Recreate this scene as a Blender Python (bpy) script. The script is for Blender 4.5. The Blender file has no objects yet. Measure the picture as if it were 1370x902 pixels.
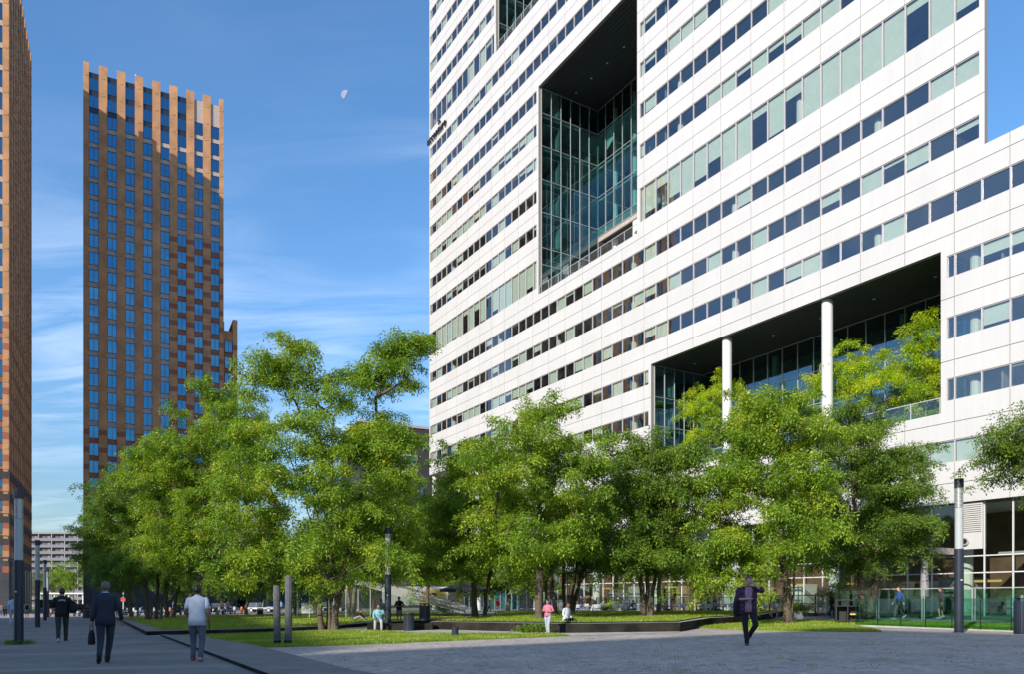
import bpy, bmesh, math, random
import numpy as np
from mathutils import Vector, Matrix

# ---------------------------------------------------------------- camera, world, sun, exposure
SC = bpy.context.scene
COL = SC.collection
CAM_H = 1.45
F = 1029.0
HOR = 803.0
TILT = 0.0124
cam_d = bpy.data.cameras.new('camera')
cam_d.sensor_fit = 'HORIZONTAL'; cam_d.sensor_width = 36.0
cam_d.lens = 36.0 * F / 1370.0
cam_d.shift_x = 0.0; cam_d.shift_y = (HOR - 451.0) / 1370.0
cam_d.clip_start = 0.1; cam_d.clip_end = 6000
cam = bpy.data.objects.new('camera', cam_d); COL.objects.link(cam)
cam.location = (0, 0, CAM_H); cam.rotation_euler = (math.radians(90), 0, 0)
SC.camera = cam

SUN_EL = math.radians(24.5)
SUN_H = Vector((-.556, -.831)).normalized()          # horizontal direction towards the sun
W = bpy.data.worlds.new('World'); SC.world = W; W.use_nodes = True
wn, wl = W.node_tree.nodes, W.node_tree.links
wn.clear()
w_out = wn.new('ShaderNodeOutputWorld'); w_bg = wn.new('ShaderNodeBackground')
sky = wn.new('ShaderNodeTexSky'); sky.sky_type = 'NISHITA'; sky.sun_disc = False
sky.sun_elevation = SUN_EL
sky.sun_rotation = math.atan2(SUN_H.x, SUN_H.y)
sky.altitude = 0; sky.air_density = 1.0; sky.dust_density = 0.6; sky.ozone_density = 3.0
w_bg.inputs['Strength'].default_value = 0.135
# thin cirrus, laid out over the sky dome by direction
tc = wn.new('ShaderNodeTexCoord')
sep = wn.new('ShaderNodeSeparateXYZ'); wl.new(tc.outputs['Generated'], sep.inputs[0])
dv = wn.new('ShaderNodeMath'); dv.operation = 'ADD'; dv.inputs[1].default_value = 0.12; wl.new(sep.outputs['Z'], dv.inputs[0])
dx = wn.new('ShaderNodeMath'); dx.operation = 'DIVIDE'; wl.new(sep.outputs['X'], dx.inputs[0]); wl.new(dv.outputs[0], dx.inputs[1])
dy = wn.new('ShaderNodeMath'); dy.operation = 'DIVIDE'; wl.new(sep.outputs['Y'], dy.inputs[0]); wl.new(dv.outputs[0], dy.inputs[1])
cmb = wn.new('ShaderNodeCombineXYZ'); wl.new(dx.outputs[0], cmb.inputs[0]); wl.new(dy.outputs[0], cmb.inputs[1])
mp = wn.new('ShaderNodeMapping'); mp.inputs['Rotation'].default_value = (0, 0, math.radians(-14)); mp.inputs['Scale'].default_value = (0.5, 1.7, 1)
wl.new(cmb.outputs[0], mp.inputs[0])
n1 = wn.new('ShaderNodeTexNoise'); n1.inputs['Scale'].default_value = 3.0; n1.inputs['Detail'].default_value = 9; n1.inputs['Roughness'].default_value = .62
n1.inputs['Distortion'].default_value = .9
wl.new(mp.outputs[0], n1.inputs['Vector'])
n2 = wn.new('ShaderNodeTexNoise'); n2.inputs['Scale'].default_value = 1.3; n2.inputs['Detail'].default_value = 2
wl.new(cmb.outputs[0], n2.inputs['Vector'])
r1 = wn.new('ShaderNodeMapRange'); r1.inputs[1].default_value = .40; r1.inputs[2].default_value = .68; wl.new(n1.outputs['Fac'], r1.inputs[0])
r2 = wn.new('ShaderNodeMapRange'); r2.inputs[1].default_value = .38; r2.inputs[2].default_value = .62; wl.new(n2.outputs['Fac'], r2.inputs[0])
m1 = wn.new('ShaderNodeMath'); m1.operation = 'MULTIPLY'; wl.new(r1.outputs[0], m1.inputs[0]); wl.new(r2.outputs[0], m1.inputs[1])
r3 = wn.new('ShaderNodeMapRange'); r3.inputs[1].default_value = .62; r3.inputs[2].default_value = .30; r3.inputs[3].default_value = .03; r3.inputs[4].default_value = .4
wl.new(sep.outputs['Z'], r3.inputs[0])
m2 = wn.new('ShaderNodeMath'); m2.operation = 'MULTIPLY'; wl.new(m1.outputs[0], m2.inputs[0]); wl.new(r3.outputs[0], m2.inputs[1])
hs = wn.new('ShaderNodeHueSaturation'); hs.inputs['Saturation'].default_value = 1.17; hs.inputs['Value'].default_value = 1.06; 
hz = wn.new('ShaderNodeMapRange'); hz.inputs[1].default_value = 0; hz.inputs[2].default_value = .38; hz.inputs[3].default_value = .50; hz.inputs[4].default_value = 1.0; hz.interpolation_type = 'SMOOTHSTEP'
wl.new(sep.outputs['Z'], hz.inputs[0])
sk2 = wn.new('ShaderNodeVectorMath'); sk2.operation = 'SCALE'; wl.new(sky.outputs[0], sk2.inputs[0]); wl.new(hz.outputs[0], sk2.inputs['Scale'])
wl.new(sk2.outputs[0], hs.inputs['Color'])
mx = wn.new('ShaderNodeMix'); mx.data_type = 'RGBA'; wl.new(m2.outputs[0], mx.inputs['Factor']); wl.new(hs.outputs[0], mx.inputs['A'])
mx.inputs['B'].default_value = (5.6, 6.2, 7.2, 1)
wl.new(mx.outputs['Result'], w_bg.inputs['Color']); wl.new(w_bg.outputs[0], w_out.inputs[0])

sd = bpy.data.lights.new('sun', 'SUN'); sd.energy = 3.5; sd.angle = math.radians(.53); sd.color = (1, .93, .82)
sun = bpy.data.objects.new('sun', sd); COL.objects.link(sun)
sdir = Vector((SUN_H.x * math.cos(SUN_EL), SUN_H.y * math.cos(SUN_EL), math.sin(SUN_EL)))
sun.rotation_euler = (-sdir).to_track_quat('-Z', 'Y').to_euler(); sun.location = (0, 0, 150)
SC.view_settings.view_transform = 'Standard'; SC.view_settings.look = 'None'
SC.view_settings.exposure = 0.75; SC.view_settings.gamma = 1.0; SC.view_settings.use_curve_mapping = False
SC.render.engine = 'CYCLES'
SC.cycles.max_bounces = 8; SC.cycles.transparent_max_bounces = 16; SC.cycles.diffuse_bounces = 3
SC.cycles.glossy_bounces = 3; SC.cycles.transmission_bounces = 4
SC.cycles.caustics_reflective = False; SC.cycles.caustics_refractive = False

# ---------------------------------------------------------------- helpers
R = random.Random(7)
def gz(X): return TILT * max(-60, min(60, X))
def gp(px, py, up=0.0):
    """ground point seen at a pixel of the photograph (up = height of the surface above the tilted ground)"""
    u = (px - 685) / F; v = (py - HOR) / F
    Y = (CAM_H - up) / (v + TILT * u)
    return Vector((u * Y, Y, TILT * u * Y + up))
def at(px, Y, py=None, up=0):
    X = (px - 685) / F * Y
    return Vector((X, Y, gz(X) + up if py is None else CAM_H + (HOR - py) * Y / F))

class MB:
    def __init__(s): s.v = []; s.f = []; s.m = []
    def poly(s, pts, m=0):
        i = len(s.v); s.v += [tuple(p) for p in pts]; s.f.append(tuple(range(i, i + len(pts)))); s.m.append(m)
    def box(s, x0, x1, y0, y1, z0, z1, m=0, skip=''):
        i = len(s.v)
        s.v += [(x0, y0, z0), (x1, y0, z0), (x1, y1, z0), (x0, y1, z0), (x0, y0, z1), (x1, y0, z1), (x1, y1, z1), (x0, y1, z1)]
        for k, q in {'b': (0, 3, 2, 1), 't': (4, 5, 6, 7), 'f': (0, 1, 5, 4), 'r': (1, 2, 6, 5), 'k': (2, 3, 7, 6), 'l': (3, 0, 4, 7)}.items():
            if k in skip: continue
            s.f.append(tuple(i + a for a in q)); s.m.append(m)
    def tube(s, pts, rad, n=8, m=0, cap=True):
        pts = [Vector(p) for p in pts]
        if not isinstance(rad, (list, tuple)): rad = [rad] * len(pts)
        base = len(s.v); ax = None
        for k, p in enumerate(pts):
            d = (pts[min(k + 1, len(pts) - 1)] - pts[max(k - 1, 0)])
            d = d.normalized() if d.length > 1e-9 else Vector((0, 0, 1))
            if ax is None: ax = d.orthogonal().normalized()
            ax = (ax - d * ax.dot(d)); ax = ax.normalized() if ax.length > 1e-6 else d.orthogonal().normalized()
            b = d.cross(ax)
            for j in range(n):
                a = 2 * math.pi * j / n
                s.v.append(tuple(p + (ax * math.cos(a) + b * math.sin(a)) * rad[k]))
        for k in range(len(pts) - 1):
            for j in range(n):
                a = base + k * n + j; b2 = base + k * n + (j + 1) % n
                s.f.append((a, b2, b2 + n, a + n)); s.m.append(m)
        if cap:
            s.f.append(tuple(base + j for j in range(n))[::-1]); s.m.append(m)
            s.f.append(tuple(base + (len(pts) - 1) * n + j for j in range(n))); s.m.append(m)
    def cyl(s, x, y, z0, z1, r, n=14, m=0, r1=None): s.tube([(x, y, z0), (x, y, z1)], [r, r if r1 is None else r1], n, m)
    def loft(s, rings, n=12, m=0, cap=True):
        """rings: (center, xaxis, yaxis)"""
        base = len(s.v)
        for c, ax, ay in rings:
            c = Vector(c); ax = Vector(ax); ay = Vector(ay)
            for j in range(n):
                a = 2 * math.pi * j / n; s.v.append(tuple(c + ax * math.cos(a) + ay * math.sin(a)))
        for k in range(len(rings) - 1):
            for j in range(n):
                a = base + k * n + j; b = base + k * n + (j + 1) % n
                s.f.append((a, b, b + n, a + n)); s.m.append(m)
        if cap:
            s.f.append(tuple(base + j for j in range(n))[::-1]); s.m.append(m)
            s.f.append(tuple(base + (len(rings) - 1) * n + j for j in range(n))); s.m.append(m)
    def ball(s, c, r, m=0, nu=12, nv=8, sc=(1, 1, 1)):
        rings = []
        for k in range(nv + 1):
            a = -math.pi / 2 + math.pi * k / nv; cr = max(math.cos(a), .02) * r
            rings.append(((c[0], c[1], c[2] + math.sin(a) * r * sc[2]), (cr * sc[0], 0, 0), (0, cr * sc[1], 0)))
        s.loft(rings, nu, m)
    def build(s, name, mats, parent=None, smooth=False, **kw):
        me = bpy.data.meshes.new(name)
        me.from_pydata(s.v, [], s.f)
        if not isinstance(mats, (list, tuple)): mats = [mats]
        for m in mats: me.materials.append(m)
        me.polygons.foreach_set('material_index', s.m)
        if smooth: me.polygons.foreach_set('use_smooth', [True] * len(s.f))
        me.update()
        o = bpy.data.objects.new(name, me); COL.objects.link(o)
        if parent: o.parent = parent
        tag(o, **kw)
        return o
def tag(o, label=None, cat=None, group=None, kind=None):
    if label: o['label'] = label
    if cat: o['category'] = cat
    if group: o['group'] = group
    if kind: o['kind'] = kind
    return o
def empty(name, loc=(0, 0, 0), rz=0, **kw):
    o = bpy.data.objects.new(name, None); COL.objects.link(o); o.empty_display_size = .2
    o.location = loc; o.rotation_euler = (0, 0, rz); tag(o, **kw); return o
def kids(o): return [c for c in KIDS.get(o.name, [])]
KIDS = {}
def copy_tree(o, parent=None, **kw):
    c = o.copy(); COL.objects.link(c); c.parent = parent
    for ch in [x for x in COL.objects if x.parent == o]: copy_tree(ch, c)
    tag(c, **kw)
    return c

def mat(name, col, rough=.7, metal=0, spec=.5, noise=0, nscale=3, bump=0, bscale=40, coat=0):
    m = bpy.data.materials.new(name); m.use_nodes = True
    nt = m.node_tree; b = nt.nodes['Principled BSDF']
    b.inputs['Roughness'].default_value = rough; b.inputs['Metallic'].default_value = metal
    b.inputs['Specular IOR Level'].default_value = spec; b.inputs['Coat Weight'].default_value = coat
    b.inputs['Base Color'].default_value = (*col, 1)
    if noise or bump:
        tcn = nt.nodes.new('ShaderNodeTexCoord')
    if noise:
        n = nt.nodes.new('ShaderNodeTexNoise'); n.inputs['Scale'].default_value = nscale; n.inputs['Detail'].default_value = 6
        nt.links.new(tcn.outputs['Object'], n.inputs['Vector'])
        mr = nt.nodes.new('ShaderNodeMapRange'); mr.inputs[1].default_value = .3; mr.inputs[2].default_value = .7
        mr.inputs[3].default_value = 1 - noise; mr.inputs[4].default_value = 1 + noise; nt.links.new(n.outputs['Fac'], mr.inputs[0])
        x = nt.nodes.new('ShaderNodeVectorMath'); x.operation = 'SCALE'; x.inputs[0].default_value = col
        nt.links.new(mr.outputs[0], x.inputs['Scale']); nt.links.new(x.outputs[0], b.inputs['Base Color'])
    if bump:
        n = nt.nodes.new('ShaderNodeTexNoise'); n.inputs['Scale'].default_value = bscale; n.inputs['Detail'].default_value = 4
        nt.links.new(tcn.outputs['Object'], n.inputs['Vector'])
        bp = nt.nodes.new('ShaderNodeBump'); bp.inputs['Strength'].default_value = bump; bp.inputs['Distance'].default_value = .02
        nt.links.new(n.outputs['Fac'], bp.inputs['Height']); nt.links.new(bp.outputs[0], b.inputs['Normal'])
    return m

def isl(m, amt):
    """slight tone shift from panel to panel plus faint vertical rain streaks"""
    nt = m.node_tree; b = nt.nodes['Principled BSDF']; src = b.inputs['Base Color'].links[0].from_socket
    g = nt.nodes.new('ShaderNodeNewGeometry'); mr = nt.nodes.new('ShaderNodeMapRange'); mr.inputs[3].default_value = 1 - amt; mr.inputs[4].default_value = 1 + amt * .6
    nt.links.new(g.outputs['Random Per Island'], mr.inputs[0])
    t = nt.nodes.new('ShaderNodeTexCoord'); mp_ = nt.nodes.new('ShaderNodeMapping'); mp_.inputs['Scale'].default_value = (3.2, 3.2, .12); nt.links.new(t.outputs['Object'], mp_.inputs[0])
    n = nt.nodes.new('ShaderNodeTexNoise'); n.inputs['Scale'].default_value = 1; n.inputs['Detail'].default_value = 5; nt.links.new(mp_.outputs[0], n.inputs['Vector'])
    m2_ = nt.nodes.new('ShaderNodeMapRange'); m2_.inputs[1].default_value = .35; m2_.inputs[2].default_value = .6; m2_.inputs[3].default_value = .965; m2_.inputs[4].default_value = 1; nt.links.new(n.outputs['Fac'], m2_.inputs[0])
    mu = nt.nodes.new('ShaderNodeMath'); mu.operation = 'MULTIPLY'; nt.links.new(mr.outputs[0], mu.inputs[0]); nt.links.new(m2_.outputs[0], mu.inputs[1])
    x = nt.nodes.new('ShaderNodeVectorMath'); x.operation = 'SCALE'; nt.links.new(src, x.inputs[0]); nt.links.new(mu.outputs[0], x.inputs['Scale']); nt.links.new(x.outputs[0], b.inputs['Base Color'])

def glass(name, tint, refl, ior=2.0, base=.0, rough=.01):
    """thin pane: part mirror, part tinted see-through"""
    m = bpy.data.materials.new(name); m.use_nodes = True; nt = m.node_tree; nt.nodes.clear()
    o = nt.nodes.new('ShaderNodeOutputMaterial'); mixs = nt.nodes.new('ShaderNodeMixShader')
    g = nt.nodes.new('ShaderNodeBsdfGlossy'); g.inputs['Roughness'].default_value = rough; g.inputs['Color'].default_value = (*refl, 1)
    t = nt.nodes.new('ShaderNodeBsdfTransparent'); t.inputs['Color'].default_value = (*tint, 1)
    f0 = ((ior - 1) / (ior + 1)) ** 2 + base
    ge = nt.nodes.new('ShaderNodeNewGeometry'); dt = nt.nodes.new('ShaderNodeVectorMath'); dt.operation = 'DOT_PRODUCT'
    nt.links.new(ge.outputs['Normal'], dt.inputs[0]); nt.links.new(ge.outputs['Incoming'], dt.inputs[1])
    ab = nt.nodes.new('ShaderNodeMath'); ab.operation = 'ABSOLUTE'; nt.links.new(dt.outputs['Value'], ab.inputs[0])
    su = nt.nodes.new('ShaderNodeMath'); su.operation = 'SUBTRACT'; su.inputs[0].default_value = 1; su.use_clamp = True; nt.links.new(ab.outputs[0], su.inputs[1])
    pw = nt.nodes.new('ShaderNodeMath'); pw.operation = 'POWER'; pw.inputs[1].default_value = 4.5; nt.links.new(su.outputs[0], pw.inputs[0])
    ma = nt.nodes.new('ShaderNodeMath'); ma.operation = 'MULTIPLY_ADD'; ma.use_clamp = True; ma.inputs[1].default_value = 1 - f0; ma.inputs[2].default_value = f0
    nt.links.new(pw.outputs[0], ma.inputs[0]); nt.links.new(ma.outputs[0], mixs.inputs[0])
    nt.links.new(t.outputs[0], mixs.inputs[1]); nt.links.new(g.outputs[0], mixs.inputs[2]); nt.links.new(mixs.outputs[0], o.inputs[0])
    # slightly uneven panes
    gm = nt.nodes.new('ShaderNodeNewGeometry')
    tcn = nt.nodes.new('ShaderNodeTexCoord')
    n = nt.nodes.new('ShaderNodeTexNoise'); n.inputs['Scale'].default_value = .6; n.inputs['Detail'].default_value = 1
    nt.links.new(tcn.outputs['Object'], n.inputs['Vector'])
    bp = nt.nodes.new('ShaderNodeBump'); bp.inputs['Strength'].default_value = .12; bp.inputs['Distance'].default_value = .03
    nt.links.new(n.outputs['Fac'], bp.inputs['Height']); nt.links.new(bp.outputs[0], g.inputs['Normal'])
    return m

def brick(name, c1, c2, mortar, bw=.22, bh=.065, vert=False, rough=.85, varn=.25):
    m = bpy.data.materials.new(name); m.use_nodes = True; nt = m.node_tree; b = nt.nodes['Principled BSDF']
    b.inputs['Roughness'].default_value = rough
    tcn = nt.nodes.new('ShaderNodeTexCoord'); se = nt.nodes.new('ShaderNodeSeparateXYZ'); nt.links.new(tcn.outputs['Object'], se.inputs[0])
    ad = nt.nodes.new('ShaderNodeMath'); nt.links.new(se.outputs['X'], ad.inputs[0]); nt.links.new(se.outputs['Y'], ad.inputs[1])
    co = nt.nodes.new('ShaderNodeCombineXYZ')
    nt.links.new(ad.outputs[0], co.inputs[1 if vert else 0]); nt.links.new(se.outputs['Z'], co.inputs[0 if vert else 1])
    br = nt.nodes.new('ShaderNodeTexBrick'); nt.links.new(co.outputs[0], br.inputs['Vector'])
    br.inputs['Color1'].default_value = (*c1, 1); br.inputs['Color2'].default_value = (*c2, 1); br.inputs['Mortar'].default_value = (*mortar, 1)
    br.inputs['Scale'].default_value = 1; br.inputs['Brick Width'].default_value = bw; br.inputs['Row Height'].default_value = bh; br.inputs['Mortar Size'].default_value = .008
    n = nt.nodes.new('ShaderNodeTexNoise'); n.inputs['Scale'].default_value = .35; n.inputs['Detail'].default_value = 8; nt.links.new(tcn.outputs['Object'], n.inputs['Vector'])
    mr = nt.nodes.new('ShaderNodeMapRange'); mr.inputs[1].default_value = .3; mr.inputs[2].default_value = .7; mr.inputs[3].default_value = 1 - varn; mr.inputs[4].default_value = 1 + varn
    nt.links.new(n.outputs['Fac'], mr.inputs[0])
    x = nt.nodes.new('ShaderNodeVectorMath'); x.operation = 'SCALE'; nt.links.new(br.outputs['Color'], x.inputs[0]); nt.links.new(mr.outputs[0], x.inputs['Scale'])
    nt.links.new(x.outputs[0], b.inputs['Base Color'])
    return m

def leafmat(name, ca, cb, cc=None, transl=.42):
    m = bpy.data.materials.new(name); m.use_nodes = True; nt = m.node_tree; nt.nodes.clear()
    o = nt.nodes.new('ShaderNodeOutputMaterial'); ms = nt.nodes.new('ShaderNodeMixShader'); ms.inputs[0].default_value = transl
    d = nt.nodes.new('ShaderNodeBsdfPrincipled'); d.inputs['Roughness'].default_value = .45; d.inputs['Specular IOR Level'].default_value = .4
    t = nt.nodes.new('ShaderNodeBsdfTranslucent')
    g = nt.nodes.new('ShaderNodeNewGeometry'); tcn = nt.nodes.new('ShaderNodeTexCoord')
    n = nt.nodes.new('ShaderNodeTexNoise'); n.inputs['Scale'].default_value = .55; n.inputs['Detail'].default_value = 3; nt.links.new(tcn.outputs['Object'], n.inputs['Vector'])
    mr = nt.nodes.new('ShaderNodeMapRange'); mr.inputs[1].default_value = .35; mr.inputs[2].default_value = .65; nt.links.new(n.outputs['Fac'], mr.inputs[0])
    av = nt.nodes.new('ShaderNodeMath'); av.operation = 'MULTIPLY_ADD'; av.inputs[1].default_value = .5
    nt.links.new(g.outputs['Random Per Island'], av.inputs[0])
    hf = nt.nodes.new('ShaderNodeMath'); hf.operation = 'MULTIPLY'; hf.inputs[1].default_value = .5; nt.links.new(mr.outputs[0], hf.inputs[0]); nt.links.new(hf.outputs[0], av.inputs[2])
    cr = nt.nodes.new('ShaderNodeValToRGB'); cr.color_ramp.elements[0].color = (*ca, 1); cr.color_ramp.elements[1].color = (*cb, 1)
    cr.color_ramp.elements[0].position = .1; cr.color_ramp.elements[1].position = .75
    if cc: e = cr.color_ramp.elements.new(.95); e.color = (*cc, 1)
    nt.links.new(av.outputs[0], cr.inputs[0]); nt.links.new(cr.outputs[0], d.inputs['Base Color'])
    sc = nt.nodes.new('ShaderNodeVectorMath'); sc.operation = 'MULTIPLY'; sc.inputs[1].default_value = (1.5, 1.45, .7)
    nt.links.new(cr.outputs[0], sc.inputs[0]); nt.links.new(sc.outputs[0], t.inputs['Color'])
    nt.links.new(d.outputs[0], ms.inputs[1]); nt.links.new(t.outputs[0], ms.inputs[2]); nt.links.new(ms.outputs[0], o.inputs[0])
    return m

def fabric(name, col): return mat(name, col, .85, noise=.12, nscale=9, bump=.3, bscale=60)

# materials
M_PANEL = mat('white_cladding', (.54, .53, .52), .38, noise=.035, nscale=.25)
isl(M_PANEL, .02)
M_GAP = mat('joint_shadow_gap', (.24, .22, .20), .9)
M_MULL = mat('pale_mullion', (.55, .50, .50), .4, metal=.2)
M_ALU = mat('aluminium', (.6, .6, .6), .35, metal=.5)
M_DARKM = mat('dark_metal', (.03, .033, .04), .45, metal=.2)
M_POLE = mat('dark_pole_paint', (.018, .026, .042), .38, noise=.2, nscale=2)
M_POLEG = mat('pole_frosted_tube', (.42, .45, .45), .3)
M_BLIND = mat('mint_blind', (.72, .75, .66), .8, noise=.05, nscale=2)
M_ROOM = mat('room_wall', (.30, .30, .29), .9, noise=.3, nscale=.8)
M_CEIL = mat('room_ceiling', (.45, .45, .45), .9)
M_RCOL = mat('room_column', (.72, .74, .68), .6)
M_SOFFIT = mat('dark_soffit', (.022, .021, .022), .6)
M_SLAB = mat('slab', (.55, .54, .52), .8)
M_GLASS = glass('office_glass', (.72, .79, .75), (.76, .80, .86), 1.9, .12)
M_TEAL = glass('teal_glass', (.38, .66, .66), (.50, .74, .85), 1.7, .18)
M_CLEAR = glass('clear_glass', (.72, .80, .76), (.8, .85, .9), 1.6, .05)
M_FENCE = glass('green_fence_glass', (.60, .82, .76), (.7, .9, .85), 1.6, .04)
M_TGLASS = glass('tower_glass', (.14, .26, .38), (.14, .42, .64), 2.2, .34)
M_BROWNW = mat('brown_panel_wall', (.16, .09, .055), .6, noise=.3, nscale=1)
M_TAN = brick('tan_brick', (.53, .265, .12), (.44, .215, .097), (.37, .21, .12))
M_RED = brick('red_brick', (.37, .125, .062), (.30, .10, .05), (.15, .08, .06), vert=True)
M_DKBR = brick('dark_brown_brick', (.055, .04, .038), (.04, .03, .03), (.03, .03, .03))
M_PLINTH = brick('charcoal_stone', (.055, .058, .068), (.045, .048, .058), (.03, .03, .035), 1.2, .6)
M_BLACKB = brick('black_brick', (.03, .03, .035), (.045, .042, .045), (.02, .02, .02))
M_GREYB = mat('grey_spandrel', (.40, .34, .31), .8, noise=.1)
M_CONC = mat('light_concrete', (.42, .40, .37), .85, noise=.15, nscale=1.5)
M_BLACKST = mat('black_stone', (.022, .019, .015), .9, spec=.15, noise=.75, nscale=1.1, bump=.2)
M_SLABST = mat('dark_paving_slab', (.19, .18, .17), .8, noise=.25, nscale=1.2, bump=.2)
M_WOOD = mat('weathered_wood', (.11, .11, .115), .85, noise=.35, nscale=5, bump=.5, bscale=20)
M_WHITE = mat('white_paint', (.60, .60, .59), .5)
M_BARK = mat('bark', (.105, .082, .058), .95, noise=.4, nscale=6, bump=.8, bscale=18)
M_LEAF = leafmat('locust_leaf', (.11, .215, .02), (.29, .415, .033), (.52, .50, .05), transl=.36)
M_LEAFD = leafmat('dark_leaf', (.075, .15, .02), (.17, .27, .03), (.27, .33, .035), transl=.32)  # darker leaf tone; shaded locust crowns have their shade put into it too
M_LEAFY = leafmat('yellow_green_leaf', (.20, .38, .02), (.50, .60, .03), (.66, .60, .03), transl=.45)
M_LEAFO = leafmat('olive_leaf', (.13, .14, .07), (.26, .26, .14), transl=.3)
M_GRASSB = leafmat('grass_blade', (.14, .24, .02), (.30, .38, .035), (.50, .46, .16), transl=.35)
M_BLK = mat('black_plastic', (.015, .015, .017), .45)
M_RUBBER = mat('rubber', (.02, .02, .02), .8)
M_CANVAS = fabric('grey_canvas', (.68, .66, .66))

def ground_mat():
    """worn grey setts with moss in the joints"""
    m = bpy.data.materials.new('cobbles'); m.use_nodes = True; nt = m.node_tree; b = nt.nodes['Principled BSDF']; b.inputs['Roughness'].default_value = .8
    tcn = nt.nodes.new('ShaderNodeTexCoord')
    mp = nt.nodes.new('ShaderNodeMapping'); mp.inputs['Rotation'].default_value = (0, 0, .2); nt.links.new(tcn.outputs['Object'], mp.inputs[0])
    br = nt.nodes.new('ShaderNodeTexBrick'); nt.links.new(mp.outputs[0], br.inputs['Vector']); br.inputs['Scale'].default_value = 1
    br.inputs['Brick Width'].default_value = .17; br.inputs['Row Height'].default_value = .10; br.inputs['Mortar Size'].default_value = .014; br.inputs['Mortar Smooth'].default_value = .6
    br.inputs['Color1'].default_value = (.60, .50, .45, 1); br.inputs['Color2'].default_value = (.33, .29, .27, 1); br.inputs['Mortar'].default_value = (.29, .26, .23, 1)
    n = nt.nodes.new('ShaderNodeTexNoise'); n.inputs['Scale'].default_value = .5; n.inputs['Detail'].default_value = 9; n.inputs['Roughness'].default_value = .7; nt.links.new(tcn.outputs['Object'], n.inputs['Vector'])
    mr = nt.nodes.new('ShaderNodeMapRange'); mr.inputs[1].default_value = .25; mr.inputs[2].default_value = .75; mr.inputs[3].default_value = .62; mr.inputs[4].default_value = 1.35
    nf = nt.nodes.new('ShaderNodeTexNoise'); nf.inputs['Scale'].default_value = 7; nf.inputs['Detail'].default_value = 4; nt.links.new(tcn.outputs['Object'], nf.inputs['Vector'])
    na = nt.nodes.new('ShaderNodeMath'); na.operation = 'MULTIPLY_ADD'; na.inputs[1].default_value = .55; nt.links.new(nf.outputs['Fac'], na.inputs[0])
    nb_ = nt.nodes.new('ShaderNodeMath'); nb_.operation = 'MULTIPLY_ADD'; nb_.inputs[1].default_value = .75; nb_.inputs[2].default_value = -.16; nt.links.new(n.outputs['Fac'], nb_.inputs[0]); nt.links.new(nb_.outputs[0], na.inputs[2])
    nt.links.new(na.outputs[0], mr.inputs[0])
    x = nt.nodes.new('ShaderNodeVectorMath'); x.operation = 'SCALE'; nt.links.new(br.outputs['Color'], x.inputs[0]); nt.links.new(mr.outputs[0], x.inputs['Scale'])
    # moss patches
    mo = nt.nodes.new('ShaderNodeTexNoise'); mo.inputs['Scale'].default_value = 1.6; mo.inputs['Detail'].default_value = 8; mo.inputs['Roughness'].default_value = .75; nt.links.new(tcn.outputs['Object'], mo.inputs['Vector'])
    mm = nt.nodes.new('ShaderNodeMapRange'); mm.inputs[1].default_value = .62; mm.inputs[2].default_value = .68; nt.links.new(mo.outputs['Fac'], mm.inputs[0])
    mi = nt.nodes.new('ShaderNodeMix'); mi.data_type = 'RGBA'; nt.links.new(mm.outputs[0], mi.inputs['Factor']); nt.links.new(x.outputs[0], mi.inputs['A']); mi.inputs['B'].default_value = (.13, .12, .05, 1)
    nt.links.new(mi.outputs['Result'], b.inputs['Base Color'])
    bp = nt.nodes.new('ShaderNodeBump'); bp.inputs['Strength'].default_value = .35; bp.inputs['Distance'].default_value = .01; bp.invert = True
    nt.links.new(br.outputs['Fac'], bp.inputs['Height']); nt.links.new(bp.outputs[0], b.inputs['Normal'])
    return m
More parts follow.
